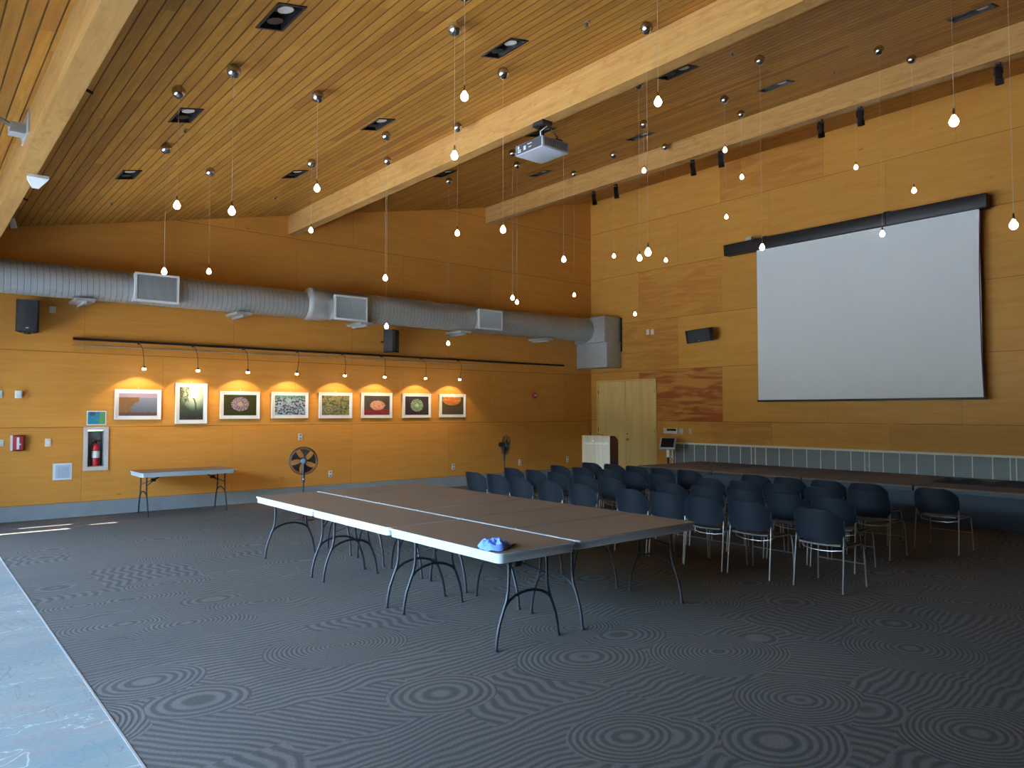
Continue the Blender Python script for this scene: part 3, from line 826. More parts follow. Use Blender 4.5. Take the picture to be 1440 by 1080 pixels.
def p_kelp(m, u, v):
    n = m.noise(m.comb(u * 4, v * 4), 2, 5, .6, 1.0)
    d = ((u - .62) * (u - .62) + (v - .80) * (v - .80) * 1.6).sqrt()
    c = m.mix(d.step(.0, .75), (.80, .95, .62), (.03, .09, .07))
    c = m.mix(v.step(.0, .45, 1, 0), c, (.035, .028, .03))
    st = (u - .45 - (v * -1 + 1) * .35 + (v * 9).sin() * .04).abs().lt(.035) * v.lt(.85)
    c = m.mix(st * .85, c, (.05, .06, .02))
    c = m.mix((n.gt(.5)) * u.lt(.38) * .85, c, (.07, .055, .02))
    return m.mix(d.lt(.17) * 1.0, c, (.9, .95, .85))
def p_anem(m, u, v, bg=(.05, .055, .012), c1=(.36, .27, .34), cc=(.40, .27, .14), cx=.5, cy=.55, r=.36):
    du, dv_ = (u - cx) * 1.25, v - cy
    d = (du * du + dv_ * dv_).sqrt()
    n = m.noise(m.comb(u * 9, v * 9), 3, 5, .7); an = m.noise(m.comb(du / (d + .05), dv_ / (d + .05), d * 4), 7, 3)
    c = m.mix(n, tuple(x * .25 for x in bg), bg)
    c = m.mix((d + n * .14).lt(r + .05), c, m.mix(an.step(.4, .62), tuple(x * .22 for x in c1), c1))
    return m.mix((d + n * .05).lt(.12), c, cc)
def p_muss(m, u, v):
    w = m.vor(m.comb(u * 1.4, v), 11); d = S(m.nt, w.outputs['Distance'])
    c = m.mix(d.step(.25, .7), (.015, .02, .045), (.30, .38, .44))
    c = m.mix(m.noise(m.comb(u, v), 5, 3).step(.5, .7) * .5, c, (.09, .05, .14))
    return m.mix(v.step(.65, 1.0) * .6, c, (.04, .22, .15))
def p_tide(m, u, v):
    n = m.noise(m.comb(u * 3, v * 3), 2, 5, .65, 1.5); n2 = m.noise(m.comb(u * 3, v * 3, 5), 3, 5, .65)
    c = m.mix(n.step(.35, .65), (.02, .05, .05), (.26, .24, .09)); c = m.mix(n2.step(.52, .64) * v.step(.3, .7), c, (.38, .20, .05))
    d = ((u - .24) * (u - .24) + (v - .26) * (v - .26)).sqrt()
    return m.mix(d.lt(.22) * .7, c, m.mix((d * 60).sin().gt(0), (.12, .10, .07), (.32, .27, .20)))
def p_coral(m, u, v):
    n = m.noise(m.comb(u * 4, v * 4), 3, 5, .7, 1.0); d = ((u - .52) * (u - .52) + (v - .5) * (v - .5) * 1.4).sqrt()
    c = m.mix(n, (.015, .02, .02), (.10, .08, .07)); c = m.mix(v.lt(.3) * n.gt(.45), c, (.25, .02, .03))
    return m.mix((d + n * .25).lt(.42), c, m.mix(n.step(.35, .6), (.45, .11, .08), (.60, .36, .24)))
def p_green(m, u, v):
    return p_anem(m, u, v, (.055, .035, .055), (.30, .45, .27), (.38, .48, .22), .5, .52, .36)
def p_orange(m, u, v):
    n = m.noise(m.comb(u * 5, v * 5), 3, 5, .7); d = ((u - .45) * (u - .45) + (v - .85) * (v - .85) * 1.7).sqrt()
    c = m.mix(n, (.02, .02, .015), (.14, .09, .05)); c = m.mix(d.lt(.58) * .8, c, m.mix(n, (.01, .015, .01), (.09, .12, .04)))
    w = m.vor(m.comb(u * 1.2, v * .8), 12); dd = S(m.nt, w.outputs['Distance'])
    return m.mix(d.lt(.43), c, m.mix(dd.step(.15, .5), (.62, .28, .07), (.40, .12, .03)))
PF = [p_coast, p_kelp, p_anem, p_muss, p_tide, p_coral, p_green, p_orange]
pl = ['white-framed photograph of a rocky coast headland and calm sea, leftmost', 'white-framed upright photograph of kelp with sunlight through green water', 'white-framed photograph of a pale purple sea creature on yellow-green weed', 'white-framed photograph of a blue-black mussel bed', 'white-framed photograph of brown and green tide pool life', 'white-framed photograph of pink coral-like growth on black', 'white-framed photograph of a round green anemone on black', 'white-framed photograph of an orange disc over dark water, rightmost']
rects = [(2.82, 3.56, 1.60, 2.12), (3.80, 4.35, 1.52, 2.25), (4.585, 5.33, 1.60, 2.12), (5.565, 6.32, 1.605, 2.12), (6.55, 7.29, 1.60, 2.13), (7.51, 8.255, 1.60, 2.14), (8.52, 9.26, 1.60, 2.14), (9.50, 10.235, 1.605, 2.14)]
for i, (x0, x1, z0, z1) in enumerate(rects):
    w, h = x1 - x0, z1 - z0
    t = thing('framed_photograph', pl[i], 'picture', ((x0 + x1) / 2, YW, (z0 + z1) / 2), 0, 'framed photographs in a row')
    b = MB(); e = .022; y0, y1 = -.035, -.001
    b.box(-w / 2, w / 2, y0, y1, h / 2 - e, h / 2, FRAME); b.box(-w / 2, w / 2, y0, y1, -h / 2, -h / 2 + e, FRAME)
    b.box(-w / 2, -w / 2 + e, y0, y1, -h / 2 + e, h / 2 - e, FRAME); b.box(w / 2 - e, w / 2, y0, y1, -h / 2 + e, h / 2 - e, FRAME); b.build('frame', t)
    b = MB(); b.box(-w / 2 + e, w / 2 - e, -.022, -.004, -h / 2 + e, h / 2 - e, MAT_); b.build('mat_board', t)
    k = .065 if i != 1 else .07
    b = MB(); b.box(-w / 2 + k, w / 2 - k, -.025, -.021, -h / 2 + k, h / 2 - k, uvmat('print_%d' % i, PF[i])); b.build('print', t)
    b = MB(); b.tube([(0, -.012, h / 2 - .01), (0, -.012, h / 2 + .04)], .004, ALU, 6); b.build('hanger', t)

# ------------------------------------------------------------------ wall bits on the picture wall
def plate(name, label, cat, x, z, w, h, m, holes_=0, wall='back', d=.012, group=None):
    if wall == 'back': t = thing(name, label, cat, (x, YW, z), 0, group)
    else: t = thing(name, label, cat, (XW, x, z), -PI / 2, group)      # local -y faces into the room
    b = MB(); b.box(-w / 2, w / 2, -d, -.0005, -h / 2, h / 2, m, bev=.003); b.build('cover_plate', t)
    if holes_:
        for k in range(holes_):
            zz = 0 if holes_ == 1 else (-.25 + .5 * k) * h
            b = MB(); b.box(-w * .2, w * .2, -d - .003, -d + .002, zz - h * .13, zz + h * .13, GRV if holes_ == 2 else WHT); b.build('socket' if holes_ == 2 else 'switch', t)
    return t
plate('wall_socket', 'white outlet plate low on the wall just right of the first fan', 'outlet', 6.82, .46, .08, .13, WHT, 2)
plate('wall_socket', 'white outlet plate low on the wall behind the far left chairs', 'outlet', 9.90, .46, .085, .14, WHT, 2)
plate('wall_socket', 'white outlet plate low on the wall right of the far fan', 'outlet', 11.93, .475, .085, .14, WHT, 2)
plate('wall_socket', 'white outlet plate low on the wall nearest the lectern', 'outlet', 13.58, .475, .085, .14, WHT, 2)
plate('wall_socket', 'white outlet plate at chest height below the mussel picture', 'outlet', 6.165, 1.235, .085, .13, WHT, 2)
plate('light_switch', 'single ivory switch right of the red alarm box', 'switch', 1.865, 1.235, .085, .13, IVORY, 1)
plate('light_switch', 'ivory switch plate cut by the left picture edge beside the red alarm box', 'switch', 1.215, 1.245, .11, .11, IVORY, 1)
plate('light_switch', 'upper white plate at the extreme left edge of the wall', 'switch', 1.19, 2.01, .09, .12, WHT, 1)
plate('blank_plate', 'small square tan plate beside the left speaker', 'plate', 1.885, 3.405, .09, .11, IVORY)
t = thing('motion_sensor', 'small white sensor sticking out of the wall above the red alarm box', 'sensor', (1.45, YW, 2.01))
b = MB(); b.box(-.05, .05, -.02, 0, -.06, .06, WHT, bev=.004); b.build('back_plate', t)
b = MB(); b.box(-.03, .035, -.10, -.02, -.03, .05, WHT, bev=.008); b.build('sensor_head', t)
t = thing('fire_alarm_pull', 'red and white fire alarm pull station in a clear cover', 'fire alarm', (1.455, YW, 1.24))
b = MB(); b.box(-.10, .10, -.012, 0, -.125, .125, GLASS); b.box(-.10, -.07, -.02, 0, -.12, .12, WHT); b.build('clear_cover_plate', t)
b = MB(); b.box(-.065, .065, -.07, -.012, -.11, .11, REDP, bev=.006); b.build('alarm_body', t)
b = MB(); b.box(-.022, .012, -.076, -.069, -.10, .09, WHT); b.box(.012, .035, -.076, -.069, -.03, -.01, WHT); b.build('pull_handle', t)
t = thing('fire_alarm_strobe', 'small round red alarm on the wall right of the pictures', 'fire alarm', (12.40, YW, 2.14))
b = MB(); b.lathe([(.09, 0), (.09, .03), (.07, .05), (0, .055)], REDP, 16, T=Matrix.Rotation(R(90), 4, 'X')); b.build('alarm_body', t)
b = MB(); b.box(-.03, .03, -.07, -.05, -.015, .03, WHT); b.build('strobe_lens', t)
def p_map(m, u, v):
    n = m.noise(m.comb(u * 2, v * 2), 2, 4); c = m.mix(n, (.02, .15, .30), (.04, .28, .30)); c = m.mix((u + n * .3).gt(.78), c, (.10, .28, .12))
    return m.mix(u.gt(.12) * u.lt(.42) * v.gt(.68), c, (.06, .09, .16))
t = thing('sea_map_print', 'small blue sea map print above the extinguisher cabinet', 'map', (2.555, YW, 1.63))
b = MB(); b.box(-.145, .145, -.006, -.0005, -.12, .12, MAT_); b.build('paper', t)
b = MB(); b.box(-.13, .13, -.009, -.005, -.105, .105, uvmat('map_print', p_map)); b.build('map_image', t)
def p_text(m, u, v):
    l = (v * 9).frac().gt(.45); n = m.noise(m.comb(u * 24, (v * 9).floor()), 3, 1).gt(.45)
    return m.mix(l * n * u.gt(.14) * u.lt(.9) * v.lt(.86) * .55, (.40, .46, .52), (.16, .20, .24))
t = thing('notice_sign', 'white-edged notice sheet at waist height left of the extinguisher cabinet', 'notice', (2.075, YW, .755))
b = MB(); b.box(-.135, .135, -.008, -.0005, -.135, .135, WHT); b.build('backing', t)
b = MB(); b.box(-.10, .115, -.011, -.007, -.11, .11, uvmat('notice_print', p_text)); b.build('printed_sheet', t)
t = thing('extinguisher_cabinet', 'recessed beige cabinet in the wall holding the fire extinguisher', 'cabinet', (2.555, YW, 1.115))
b = MB(); w, h, e = .185, .365, .06
b.box(-w, w, -.02, 0, h - e, h, CABIN); b.box(-w, w, -.02, 0, -h, -h + e, CABIN); b.box(-w, -w + e, -.02, 0, -h + e, h - e, CABIN); b.box(w - e, w, -.02, 0, -h + e, h - e, CABIN); b.build('cabinet_trim', t)
b = MB(); q = .122; hh = .298
b.box(-q, q, .165, .17, -hh, hh, CABBK); b.box(-q, -q + .004, 0, .165, -hh, hh, CABBK); b.box(q - .004, q, 0, .165, -hh, hh, CABBK); b.box(-q, q, 0, .165, -hh, -hh + .004, CABBK); b.box(-q, q, 0, .165, hh - .004, hh, CABBK); b.build('cabinet_box', t)
t = thing('fire_extinguisher', 'red fire extinguisher with a white label inside the wall cabinet', 'fire extinguisher', (2.565, YW + .085, .822))
b = MB(); b.lathe([(.0, 0), (.058, 0), (.062, .015), (.062, .30), (.05, .345), (.022, .365), (.02, .385)], REDX, 20); b.build('cylinder', t)
b = MB(); b.lathe([(.0632, .135), (.0632, .25)], WHT, 20); b.build('paper_label', t)['label'] = 'white wrap-round label'
b = MB(); b.box(-.02, .02, -.02, .02, .385, .41, BLK); b.box(-.02, .08, -.012, .012, .41, .425, BLK); b.box(-.02, .07, -.012, .012, .43, .445, REDX); b.build('valve_handle', t)
b = MB(); b.tube([(-.02, 0, .40), (-.06, -.01, .38), (-.085, -.02, .30), (-.085, -.02, .18), (-.075, -.02, .10)], .009, BLK, 8); b.build('hose', t)

# wall bits on the screen wall
plate('wall_plate', 'left of two small white plates high on the screen wall near the corner', 'plate', 12.03, 3.745, .09, .13, WHT, 0, 'right')
plate('wall_plate', 'right of two small white plates high on the screen wall near the corner', 'plate', 11.885, 3.735, .09, .13, WHT, 0, 'right')
t = thing('wall_control_panel', 'wide white control box with a dark display right of the double door', 'control panel', (XW, 11.32, 1.265), -PI / 2)
b = MB(); b.box(-.205, .205, -.05, 0, -.065, .065, WHT, bev=.005); b.build('housing', t)
b = MB(); b.box(-.10, .18, -.055, -.049, .0, .055, BLKG); b.build('display', t)
plate('light_switch', 'square ivory switch next to the white control box', 'switch', 11.035, 1.265, .14, .14, IVORY, 1, 'right')
plate('light_switch', 'narrow ivory plate right of the control box, above the grille', 'switch', 10.75, 1.27, .09, .13, IVORY, 0, 'right')
plate('blank_plate', 'slim white plate at the left end of the grille', 'plate', 11.33, .90, .06, .18, IVORY, 0, 'right')
plate('wall_socket', 'small ivory outlet low on the screen wall left of the grille', 'outlet', 11.36, .62, .12, .08, IVORY, 2, 'right')

# control monitor on a stand
t = thing('control_monitor', 'tilted touch monitor on a post beside the left end of the stage', 'monitor', (13.95, 11.0, 0), R(-68))
b = MB(); b.tube([(0, 0, 0), (0, 0, .80)], .028, BLKM); b.build('post', t)
b = MB(); b.box(-.22, .22, -.2, .2, 0, .02, BLKM, bev=.005); b.build('base_plate', t)
b = MB(); b.box(-.035, .035, -.03, .03, .66, .84, IVORY, bev=.004); b.build('bracket', t)['label'] = 'pale bracket under the monitor'
Tm = Matrix.Translation((0, -.02, .985)) @ Matrix.Rotation(R(-32), 4, 'X') @ Matrix.Rotation(R(0), 4, 'Y')
b = MB(); b.box(-.19, .19, -.02, .03, -.155, .155, LOUV, T=Tm, bev=.006); b.build('monitor_housing', t)
b = MB(); b.box(-.155, .155, -.024, -.019, -.115, .13, BLKG, T=Tm); b.build('screen', t)
b = MB(); b.tube([(0.03, 0, .7), (.10, .03, .6), (.16, .05, .45), (.08, .04, .3)], .007, BLK, 6); b.build('cable', t)

# ------------------------------------------------------------------ lectern
A = Vector((11.956, 11.853, 0)); Bc = Vector((12.16, 11.19, 0)); ax = (Bc - A).normalized(); back = Vector((-ax.y, ax.x, 0))
W_ = (Bc - A).length; D_ = .42; Hf, Hb = 1.197, 1.09
t = thing('lectern', 'lectern with pale front panel and dark sides before the double door', 'lectern', (A.x, A.y, 0), math.atan2(ax.y, ax.x))
# local: x along front (0..W_), y backwards (0..D_)
b = MB(); b.box(0, W_, -.02, 0, .0, Hf, LECT_F, bev=.003); b.build('front_panel', t)
for x0 in (0.0, W_ - .02):
    b = MB(); vs = [(x, y, z) for x in (x0, x0 + .02) for (y, z) in ((0, 0), (D_, 0), (D_, Hb - .02), (D_ * .6, Hf - .02), (0, Hf - .012))]
    b._fin(vs, [(0, 1, 2, 3, 4), (9, 8, 7, 6, 5), (0, 5, 6, 1), (1, 6, 7, 2), (2, 7, 8, 3), (3, 8, 9, 4), (4, 9, 5, 0)], LECT_S); b.build('side_panel', t)
b = MB(); vs = [(x, y, z) for x in (0.0, W_) for (y, z) in ((0, Hf), (D_ * .6, Hf - .01), (D_, Hb), (D_, Hb - .02), (D_ * .6, Hf - .03), (0, Hf - .02))]
b._fin(vs, [(0, 1, 2, 3, 4, 5), (11, 10, 9, 8, 7, 6)] + [(i, (i + 1) % 6, 6 + (i + 1) % 6, 6 + i) for i in range(6)], LECT_S); b.build('reading_top', t)
b = MB(); b.box(.02, W_ - .02, 0, D_ - .02, .55, .57, LECT_S); b.build('shelf', t)
b = MB(); b.tube([(.16, .12, Hf - .01), (.15, .08, Hf + .05), (.18, .1, Hf + .07)], .008, BLK, 6); b.tube([(.30, .15, Hf - .01), (.36, .1, Hf + .035), (.46, .15, Hf - .0)], .006, BLK, 6); b.build('microphone', t)
def text(s_, size, loc, rot, mat, name, parent, ext=.001, al='CENTER'):
    cu = bpy.data.curves.new(name, 'FONT'); cu.body = s_; cu.size = size; cu.extrude = ext; cu.align_x = al
    o = bpy.data.objects.new(name, cu); C.objects.link(o)
    dg = bpy.context.evaluated_depsgraph_get(); me = bpy.data.meshes.new_from_object(o.evaluated_get(dg))
    bpy.data.objects.remove(o); me.materials.clear(); me.materials.append(mat)
    o = bpy.data.objects.new(name, me); C.objects.link(o); o.parent = parent; o.location = loc; o.rotation_euler = rot
    return o
text('OCEAN INSTITUTE', .068, (W_ / 2 + .01, -.0215, Hf - .20), (R(90), 0, 0), PAINTW, 'lettering', t)['label'] = 'white lettering across the front'
b = MB(); b.lathe([(.0, 0), (.022, .0), (.022, .003), (0, .003)], PAINTW, 5, T=Matrix.Translation((W_ * .40, -.0205, Hf - .12)) @ Matrix.Rotation(R(90), 4, 'X')); b.build('emblem', t)

# ------------------------------------------------------------------ pedestal fans
def fan(label, loc, rz, hz, tilt):
    t = thing('pedestal_fan', label, 'fan', loc, rz)
    b = MB(); b.lathe([(.0, 0), (.19, 0), (.19, .012), (.06, .03), (.03, .06), (.0, .06)], BLK, 24); b.build('base', t)
    b = MB(); b.tube([(0, 0, .05), (0, 0, hz - .30)], .012, BLKM); b.build('pole', t)
    b = MB(); b.tube([(0, 0, hz - .34), (0, 0, hz - .24), (0.0, 0.02, hz - .12), (0.0, .02, hz - .03)], [.022, .026, .024, .022], BLK); b.box(-.012, .012, -.035, -.02, hz - .30, hz - .285, WHT); b.build('neck', t)
    T = Matrix.Translation((0, 0, hz)) @ Matrix.Rotation(R(tilt), 4, 'X')
    b = MB(); b.lathe([(.0, .0), (.055, 0), (.06, .05), (.05, .12), (.0, .14)], BLK, 16, T=T @ Matrix.Rotation(R(-90), 4, 'X')); b.build('motor', t)
    g = MB()
    for yy, rr_ in ((-.075, .20), (-.055, .215), (-.0, .222), (.045, .205)):
        g.tube([(rr_ * math.cos(2 * PI * k / 40), yy - .02, rr_ * math.sin(2 * PI * k / 40)) for k in range(40)], .0028 if yy else .006, BLKM, 5, T=T, closed=True)
    for k in range(44):
        a = 2 * PI * k / 44; c_, s_ = math.cos(a), math.sin(a)
        g.tube([(.04 * c_, -.105, .04 * s_), (.12 * c_, -.105, .12 * s_), (.195 * c_, -.085, .195 * s_), (.222 * c_, -.02, .222 * s_)], .0011, BLKM, 3, T=T, cap=False)
        g.tube([(.222 * c_, -.02, .222 * s_), (.19 * c_, .03, .19 * s_), (.06 * c_, .045, .06 * s_)], .0011, BLKM, 3, T=T, cap=False)
    g.build('guard', t)
    g = MB(); g.lathe([(.0, .118), (.03, .118), (.045, .105), (.045, .03)], BRACK, 16, T=T @ Matrix.Rotation(R(90), 4, 'X')); g.build('hub_cap', t)['label'] = 'grey-blue centre cap'
    for k in range(5):
        a0 = 2 * PI * k / 5
        g = MB()
        def bl(u, v):
            r = .04 + .15 * u; a = a0 + (.16 + .55 * u) * (v - .3) * 1.3
            return (r * math.cos(a), -.045 + .03 * (v - .5), r * math.sin(a))
        g.grid(bl, 6, 6, FBLADE, T=T, thick=.002); g.build('blade', t)
    return t
fan('black pedestal fan facing out from the wall behind the left end of the tables', (5.03, 11.30, 0), R(-24) + R(0), .945, 0)
fan('black pedestal fan turned sideways by the wall behind the far chairs', (10.42, 12.78, 0), R(62), .99, 6)

# ------------------------------------------------------------------ projector
t = thing('projector', 'white ceiling projector hanging under the middle beam', 'projector', (5.93, 6.55, 4.85))
b = MB(); b.box(-.215, .215, -.245, .245, 0, .135, PROJ, bev=.012); b.build('shell', t)
b = MB(); b.box(-.218, -.212, -.225, .225, .014, .125, PROJP)
for (y0, y1, z0, z1) in ((.14, .20, .03, .045), (.14, .20, .055, .065), (.17, .20, .075, .11), (.05, .09, .04, .09), (-.05, .0, .05, .06), (-.06, .02, .09, .10)): b.box(-.221, -.217, y0, y1, z0, z1, WHT)
b.build('connector_panel', t)
b = MB(); b.box(-.19, .19, -.248, -.243, .02, .115, PROJW)
for k in range(12): b.box(-.17 + k * .03, -.165 + k * .03, -.252, -.246, .025, .11, PROJP)
b.build('side_louvres', t)
b = MB(); b.tube([(.215, .10, .07), (.275, .10, .07)], [.05, .045], BLK, 16); b.build('lens', t)
b = MB(); b.box(-.10, .12, -.12, .12, .15, .165, BLKM); b.tube([(.0, 0, .16), (.0, 0, .41)], .03, BLKM, 12); b.box(-.07, .085, -.09, .09, .35, .409, BLKM); b.box(.10, .19, -.16, -.08, .135, .19, BLK); b.build('ceiling_mount', t)
b = MB(); b.tube([(-.06, -.05, .16), (-.12, -.1, .24), (-.05, -.12, .30), (.04, -.05, .36)], .008, WHT, 6); b.tube([(.08, -.05, .16), (.14, -.13, .22), (.05, -.08, .33)], .009, BLK, 6); b.build('cables', t)

# ------------------------------------------------------------------ recessed downlights
labs = {}
zn = ['in the leftmost file', 'in the file left of the middle beam', 'just right of the middle beam', 'in the file before the last beam']
yn = ['nearest behind the viewer', 'second closest to the viewer', 'third from the picture wall', 'second from the picture wall', 'closest to the picture wall']
ROT = Matrix.Rotation(-SLOPE, 4, 'Y')
r0 = None
for (gx, gy) in REC:
    i = [2.255, 4.55, 7.32, 9.59].index(gx); j = [0.52, 3.05, 5.585, 8.115, 10.65].index(gy)
    if j == 0 or (j == 1 and i < 3): continue
    lab = 'black twin downlight %s, %s' % (zn[i], yn[j])
    if r0 is None:
        t = r0 = thing('recessed_downlight', lab, 'downlight', (gx, gy, cz(gx)), 0, 'recessed ceiling downlights', rot=(0, -SLOPE, 0))
        b = MB(); X, Y_, e = .118, .238, .022
        b.box(-X, X, Y_ - e, Y_, -.008, .004, BLKM); b.box(-X, X, -Y_, -Y_ + e, -.008, .004, BLKM); b.box(-X, -X + e, -Y_, Y_, -.008, .004, BLKM); b.box(X - e, X, -Y_, Y_, -.008, .004, BLKM)
        b.build('trim_frame', t)
        b = MB(); X2, Y2 = .100, .220
        b.box(-X2, X2, -Y2, Y2, .10, .105, BLK)
        for s_ in (-1, 1): b.box(s_ * X2 - .002, s_ * X2 + .002, -Y2, Y2, .0, .10, BLK); b.box(-X2, X2, s_ * Y2 - .002, s_ * Y2 + .002, 0, .10, BLK)
        b.build('housing', t)
        for s_, mt, nm in ((-1, LENSW, 'lit'), (1, DARKIN, 'unlit')):
            b = MB(); TT = Matrix.Translation((.0, s_ * .105, .014))
            b.lathe([(.045, .05), (.062, .0), (.064, -.004)], BLKM if s_ > 0 else WHT, 24, T=TT); b.lathe([(0, .004), (.055, .004)], mt, 24, T=TT)
            b.build('lamp', t)['label'] = nm + ' round lamp'
    else:
        r_ = dup(r0, (gx, gy, cz(gx)), None, lab)

# ------------------------------------------------------------------ pendants
def bulb_mesh(b, z):
    b.lathe([(.0, z - .0), (.014, z + .002), (.026, z + .014), (.031, z + .03), (.028, z + .045), (.018, z + .062), (.010, z + .078), (.0, z + .08)], BULB, 14)
PEN = [
    (2.247, 6.626, 3.536, 'left of two bright low-slung pendants over the left end of the ceiling bay'),
    (1.953, 7.255, 3.671, 'leftmost of the pendants hanging near the left beam'),
    (2.34, 9.169, 3.375, 'glowing pendant seen against the top of the left duct grille'),
    (3.19, 10.277, 3.642, 'glowing pendant just right of the left duct grille'),
    (3.285, 7.119, 4.062, 'glowing pendant high in front of the lower end of the middle beam'),
    (4.429, 9.783, 4.311, 'glowing pendant seen right at the wall end of the middle beam'),
    (3.36, 4.62, 4.22, 'big bright pendant at top centre, left of the middle beam'),
    (3.689, 5.218, 3.984, 'glowing pendant seen against the face of the middle beam'),
    (5.632, 7.897, 4.104, 'glowing pendant below the middle beam, left of the projector'),
    (4.896, 6.028, 3.676, 'glowing pendant near the end of the screen-side beam, left of the projector'),
    (4.83, 8.384, 3.48, 'glowing pendant over the duct between the middle and left grilles'),
    (5.566, 9.617, 3.011, 'glowing pendant just above the speaker below the duct'),
    (7.611, 10.947, 2.971, 'low glowing pendant under the duct, above the last pictures'),
    (7.55, 9.052, 3.568, 'upper of a close pair of pendants near the right duct grille'),
    (8.279, 9.805, 3.655, 'lower of a close pair of pendants near the right duct grille'),
    (6.80, 7.08, 3.777, 'glowing pendant straight below the projector'),
    (10.3, 10.426, 4.062, 'glowing pendant above the duct beside the room corner'),
    (4.65, 3.74, 4.24, 'bright pendant hanging before the middle beam, right of the projector'),
    (8.755, 7.324, 5.46, 'glowing pendant seen at the face of the screen-side beam'),
    (5.563, 4.61, 3.288, 'brightest of the cluster of four pendants right of the corner'),
    (6.97, 5.91, 3.63, 'second of the cluster of four pendants right of the corner'),
    (9.939, 9.031, 4.571, 'leftmost of the cluster of four pendants right of the corner'),
    (10.704, 8.456, 4.503, 'rightmost of the cluster of four pendants right of the corner'),
    (11.23, 9.65, 3.68, 'low glowing pendant above the two small wall plates'),
    (9.087, 6.096, 5.52, 'glowing pendant at the underside of the screen-side beam'),
    (10.267, 6.582, 5.488, 'glowing pendant just below the screen-side beam, left of a pair of spotlights'),
    (11.26, 7.54, 5.21, 'glowing pendant above the left end of the screen case'),
    (11.54, 5.35, 5.60, 'glowing pendant under the right pair of spotlights'),
    (10.562, 4.113, 4.751, 'glowing pendant just above the right part of the screen case'),
    (5.54, 1.89, 3.74, 'large bright pendant at upper right, level with the screen-side beam'),
    (9.499, 4.086, 3.984, 'glowing pendant in front of the white screen near its top edge'),
    (7.965, 4.839, 3.721, 'glowing pendant at the upper left corner of the screen'),
    (6.67, 1.87, 3.20, 'bright pendant at the right picture edge beside the screen'),
]
p0 = None
GP = 'small glowing pendant lamps'
for (x, y, z, lab) in PEN:
    top = cz(x)
    t = thing('pendant_lamp', lab, 'pendant lamp', (x, y, top), 0, GP)
    z -= .035
    if p0 is None:
        b = MB(); b.lathe([(.0, -.125), (.02, -.123), (.042, -.110), (.058, -.085), (.063, -.06), (.058, -.035), (.042, -.015), (.02, 0.0), (.02, .012)], NICKEL, 20); cm = b.build('canopy', t)
        b = MB(); b.lathe([(.007, .075), (.009, .08), (.009, .11), (.005, .125), (.0025, .13)], NICKEL, 10); so = b.build('socket', t)
        b = MB(); bulb_mesh(b, 0); bu = b.build('bulb', t); p0 = t
    else:
        cm2 = cm.copy(); so2 = so.copy(); bu2 = bu.copy()
        for q in (cm2, so2, bu2): C.objects.link(q); q.parent = t
    s_o = [c for c in t.children]
    for c in s_o:
        if c.name.startswith(('socket', 'bulb')): c.location = (0, 0, z - top)
    b = MB(); b.tube([(0, 0, -.12), (0, 0, z - top + .125)], .0016, WIRE, 5); b.build('cable', t)

# ------------------------------------------------------------------ black spotlights under the last beam
SPY = [(10.53, 'farthest black spotlight on the last beam, by the corner'), (9.92, 'second black spotlight from the corner'), (8.05, 'third black spotlight from the corner'), (7.46, 'fourth black spotlight from the corner'), (5.635, 'fifth black spotlight from the corner, above the left part of the screen'), (5.015, 'sixth black spotlight from the corner, above the screen'), (3.205, 'black spotlight nearest the right picture edge')]
s0 = None
for (y, lab) in SPY:
    if s0 is None:
        t = s0 = thing('track_spotlight', lab, 'spotlight', (10.98, y, 6.323), 0, 'black spotlights on the last beam')
        b = MB(); b.box(-.03, .03, -.03, .03, -.04, -.001, BLKM, bev=.004); b.tube([(-.0, -.052, -.16), (-.0, -.052, -.06), (0, 0, -.035), (0, .052, -.06), (0, .052, -.16)], .007, BLKM, 6); b.build('yoke', t)
        T = Matrix.Translation((0.01, 0, -.17)) @ Matrix.Rotation(R(-12), 4, 'Y')
        b = MB(); b.lathe([(.0, .11), (.035, .11), (.045, .09), (.045, -.05), (.052, -.055), (.052, -.12), (.046, -.12), (.044, -.06), (.0, -.06)], BLKG, 18, T=T)
        b.box(-.06, .06, -.005, .005, -.058, -.05, BLKM, T=T); b.build('lamp_barrel', t)
    else: dup(s0, (10.98, y, 6.323), None, lab)

# sprinklers
q0 = None
for (x, y, lab) in ((2.39, 8.60, 'small sprinkler head beside the left downlights'), (2.40, 12.38, 'small sprinkler head at the far left of the ceiling'), (4.89, 12.25, 'small sprinkler head near the wall end of the middle beam'), (4.94, 4.82, 'small sprinkler head near the middle beam at top right'), (7.46, 4.89, 'small sprinkler head just behind the middle beam'), (9.94, 4.89, 'small sprinkler head before the screen-side beam')):
    if q0 is None:
        t = q0 = thing('sprinkler_head', lab, 'sprinkler', (x, y, cz(x)), 0, 'ceiling sprinklers')
        b = MB(); b.lathe([(.0, .0), (.035, 0), (.03, -.008), (.012, -.012), (.010, -.04), (.0, -.042)], CHROME, 14); b.build('escutcheon', t)
        b = MB(); b.lathe([(.0, -.048), (.02, -.048), (.02, -.051), (0, -.051)], CHROME, 12); b.tube([(-.012, 0, -.02), (-.014, 0, -.048)], .002, CHROME, 5); b.tube([(.012, 0, -.02), (.014, 0, -.048)], .002, CHROME, 5); b.build('deflector', t)
    else: dup(q0, (x, y, cz(x)), None, lab)

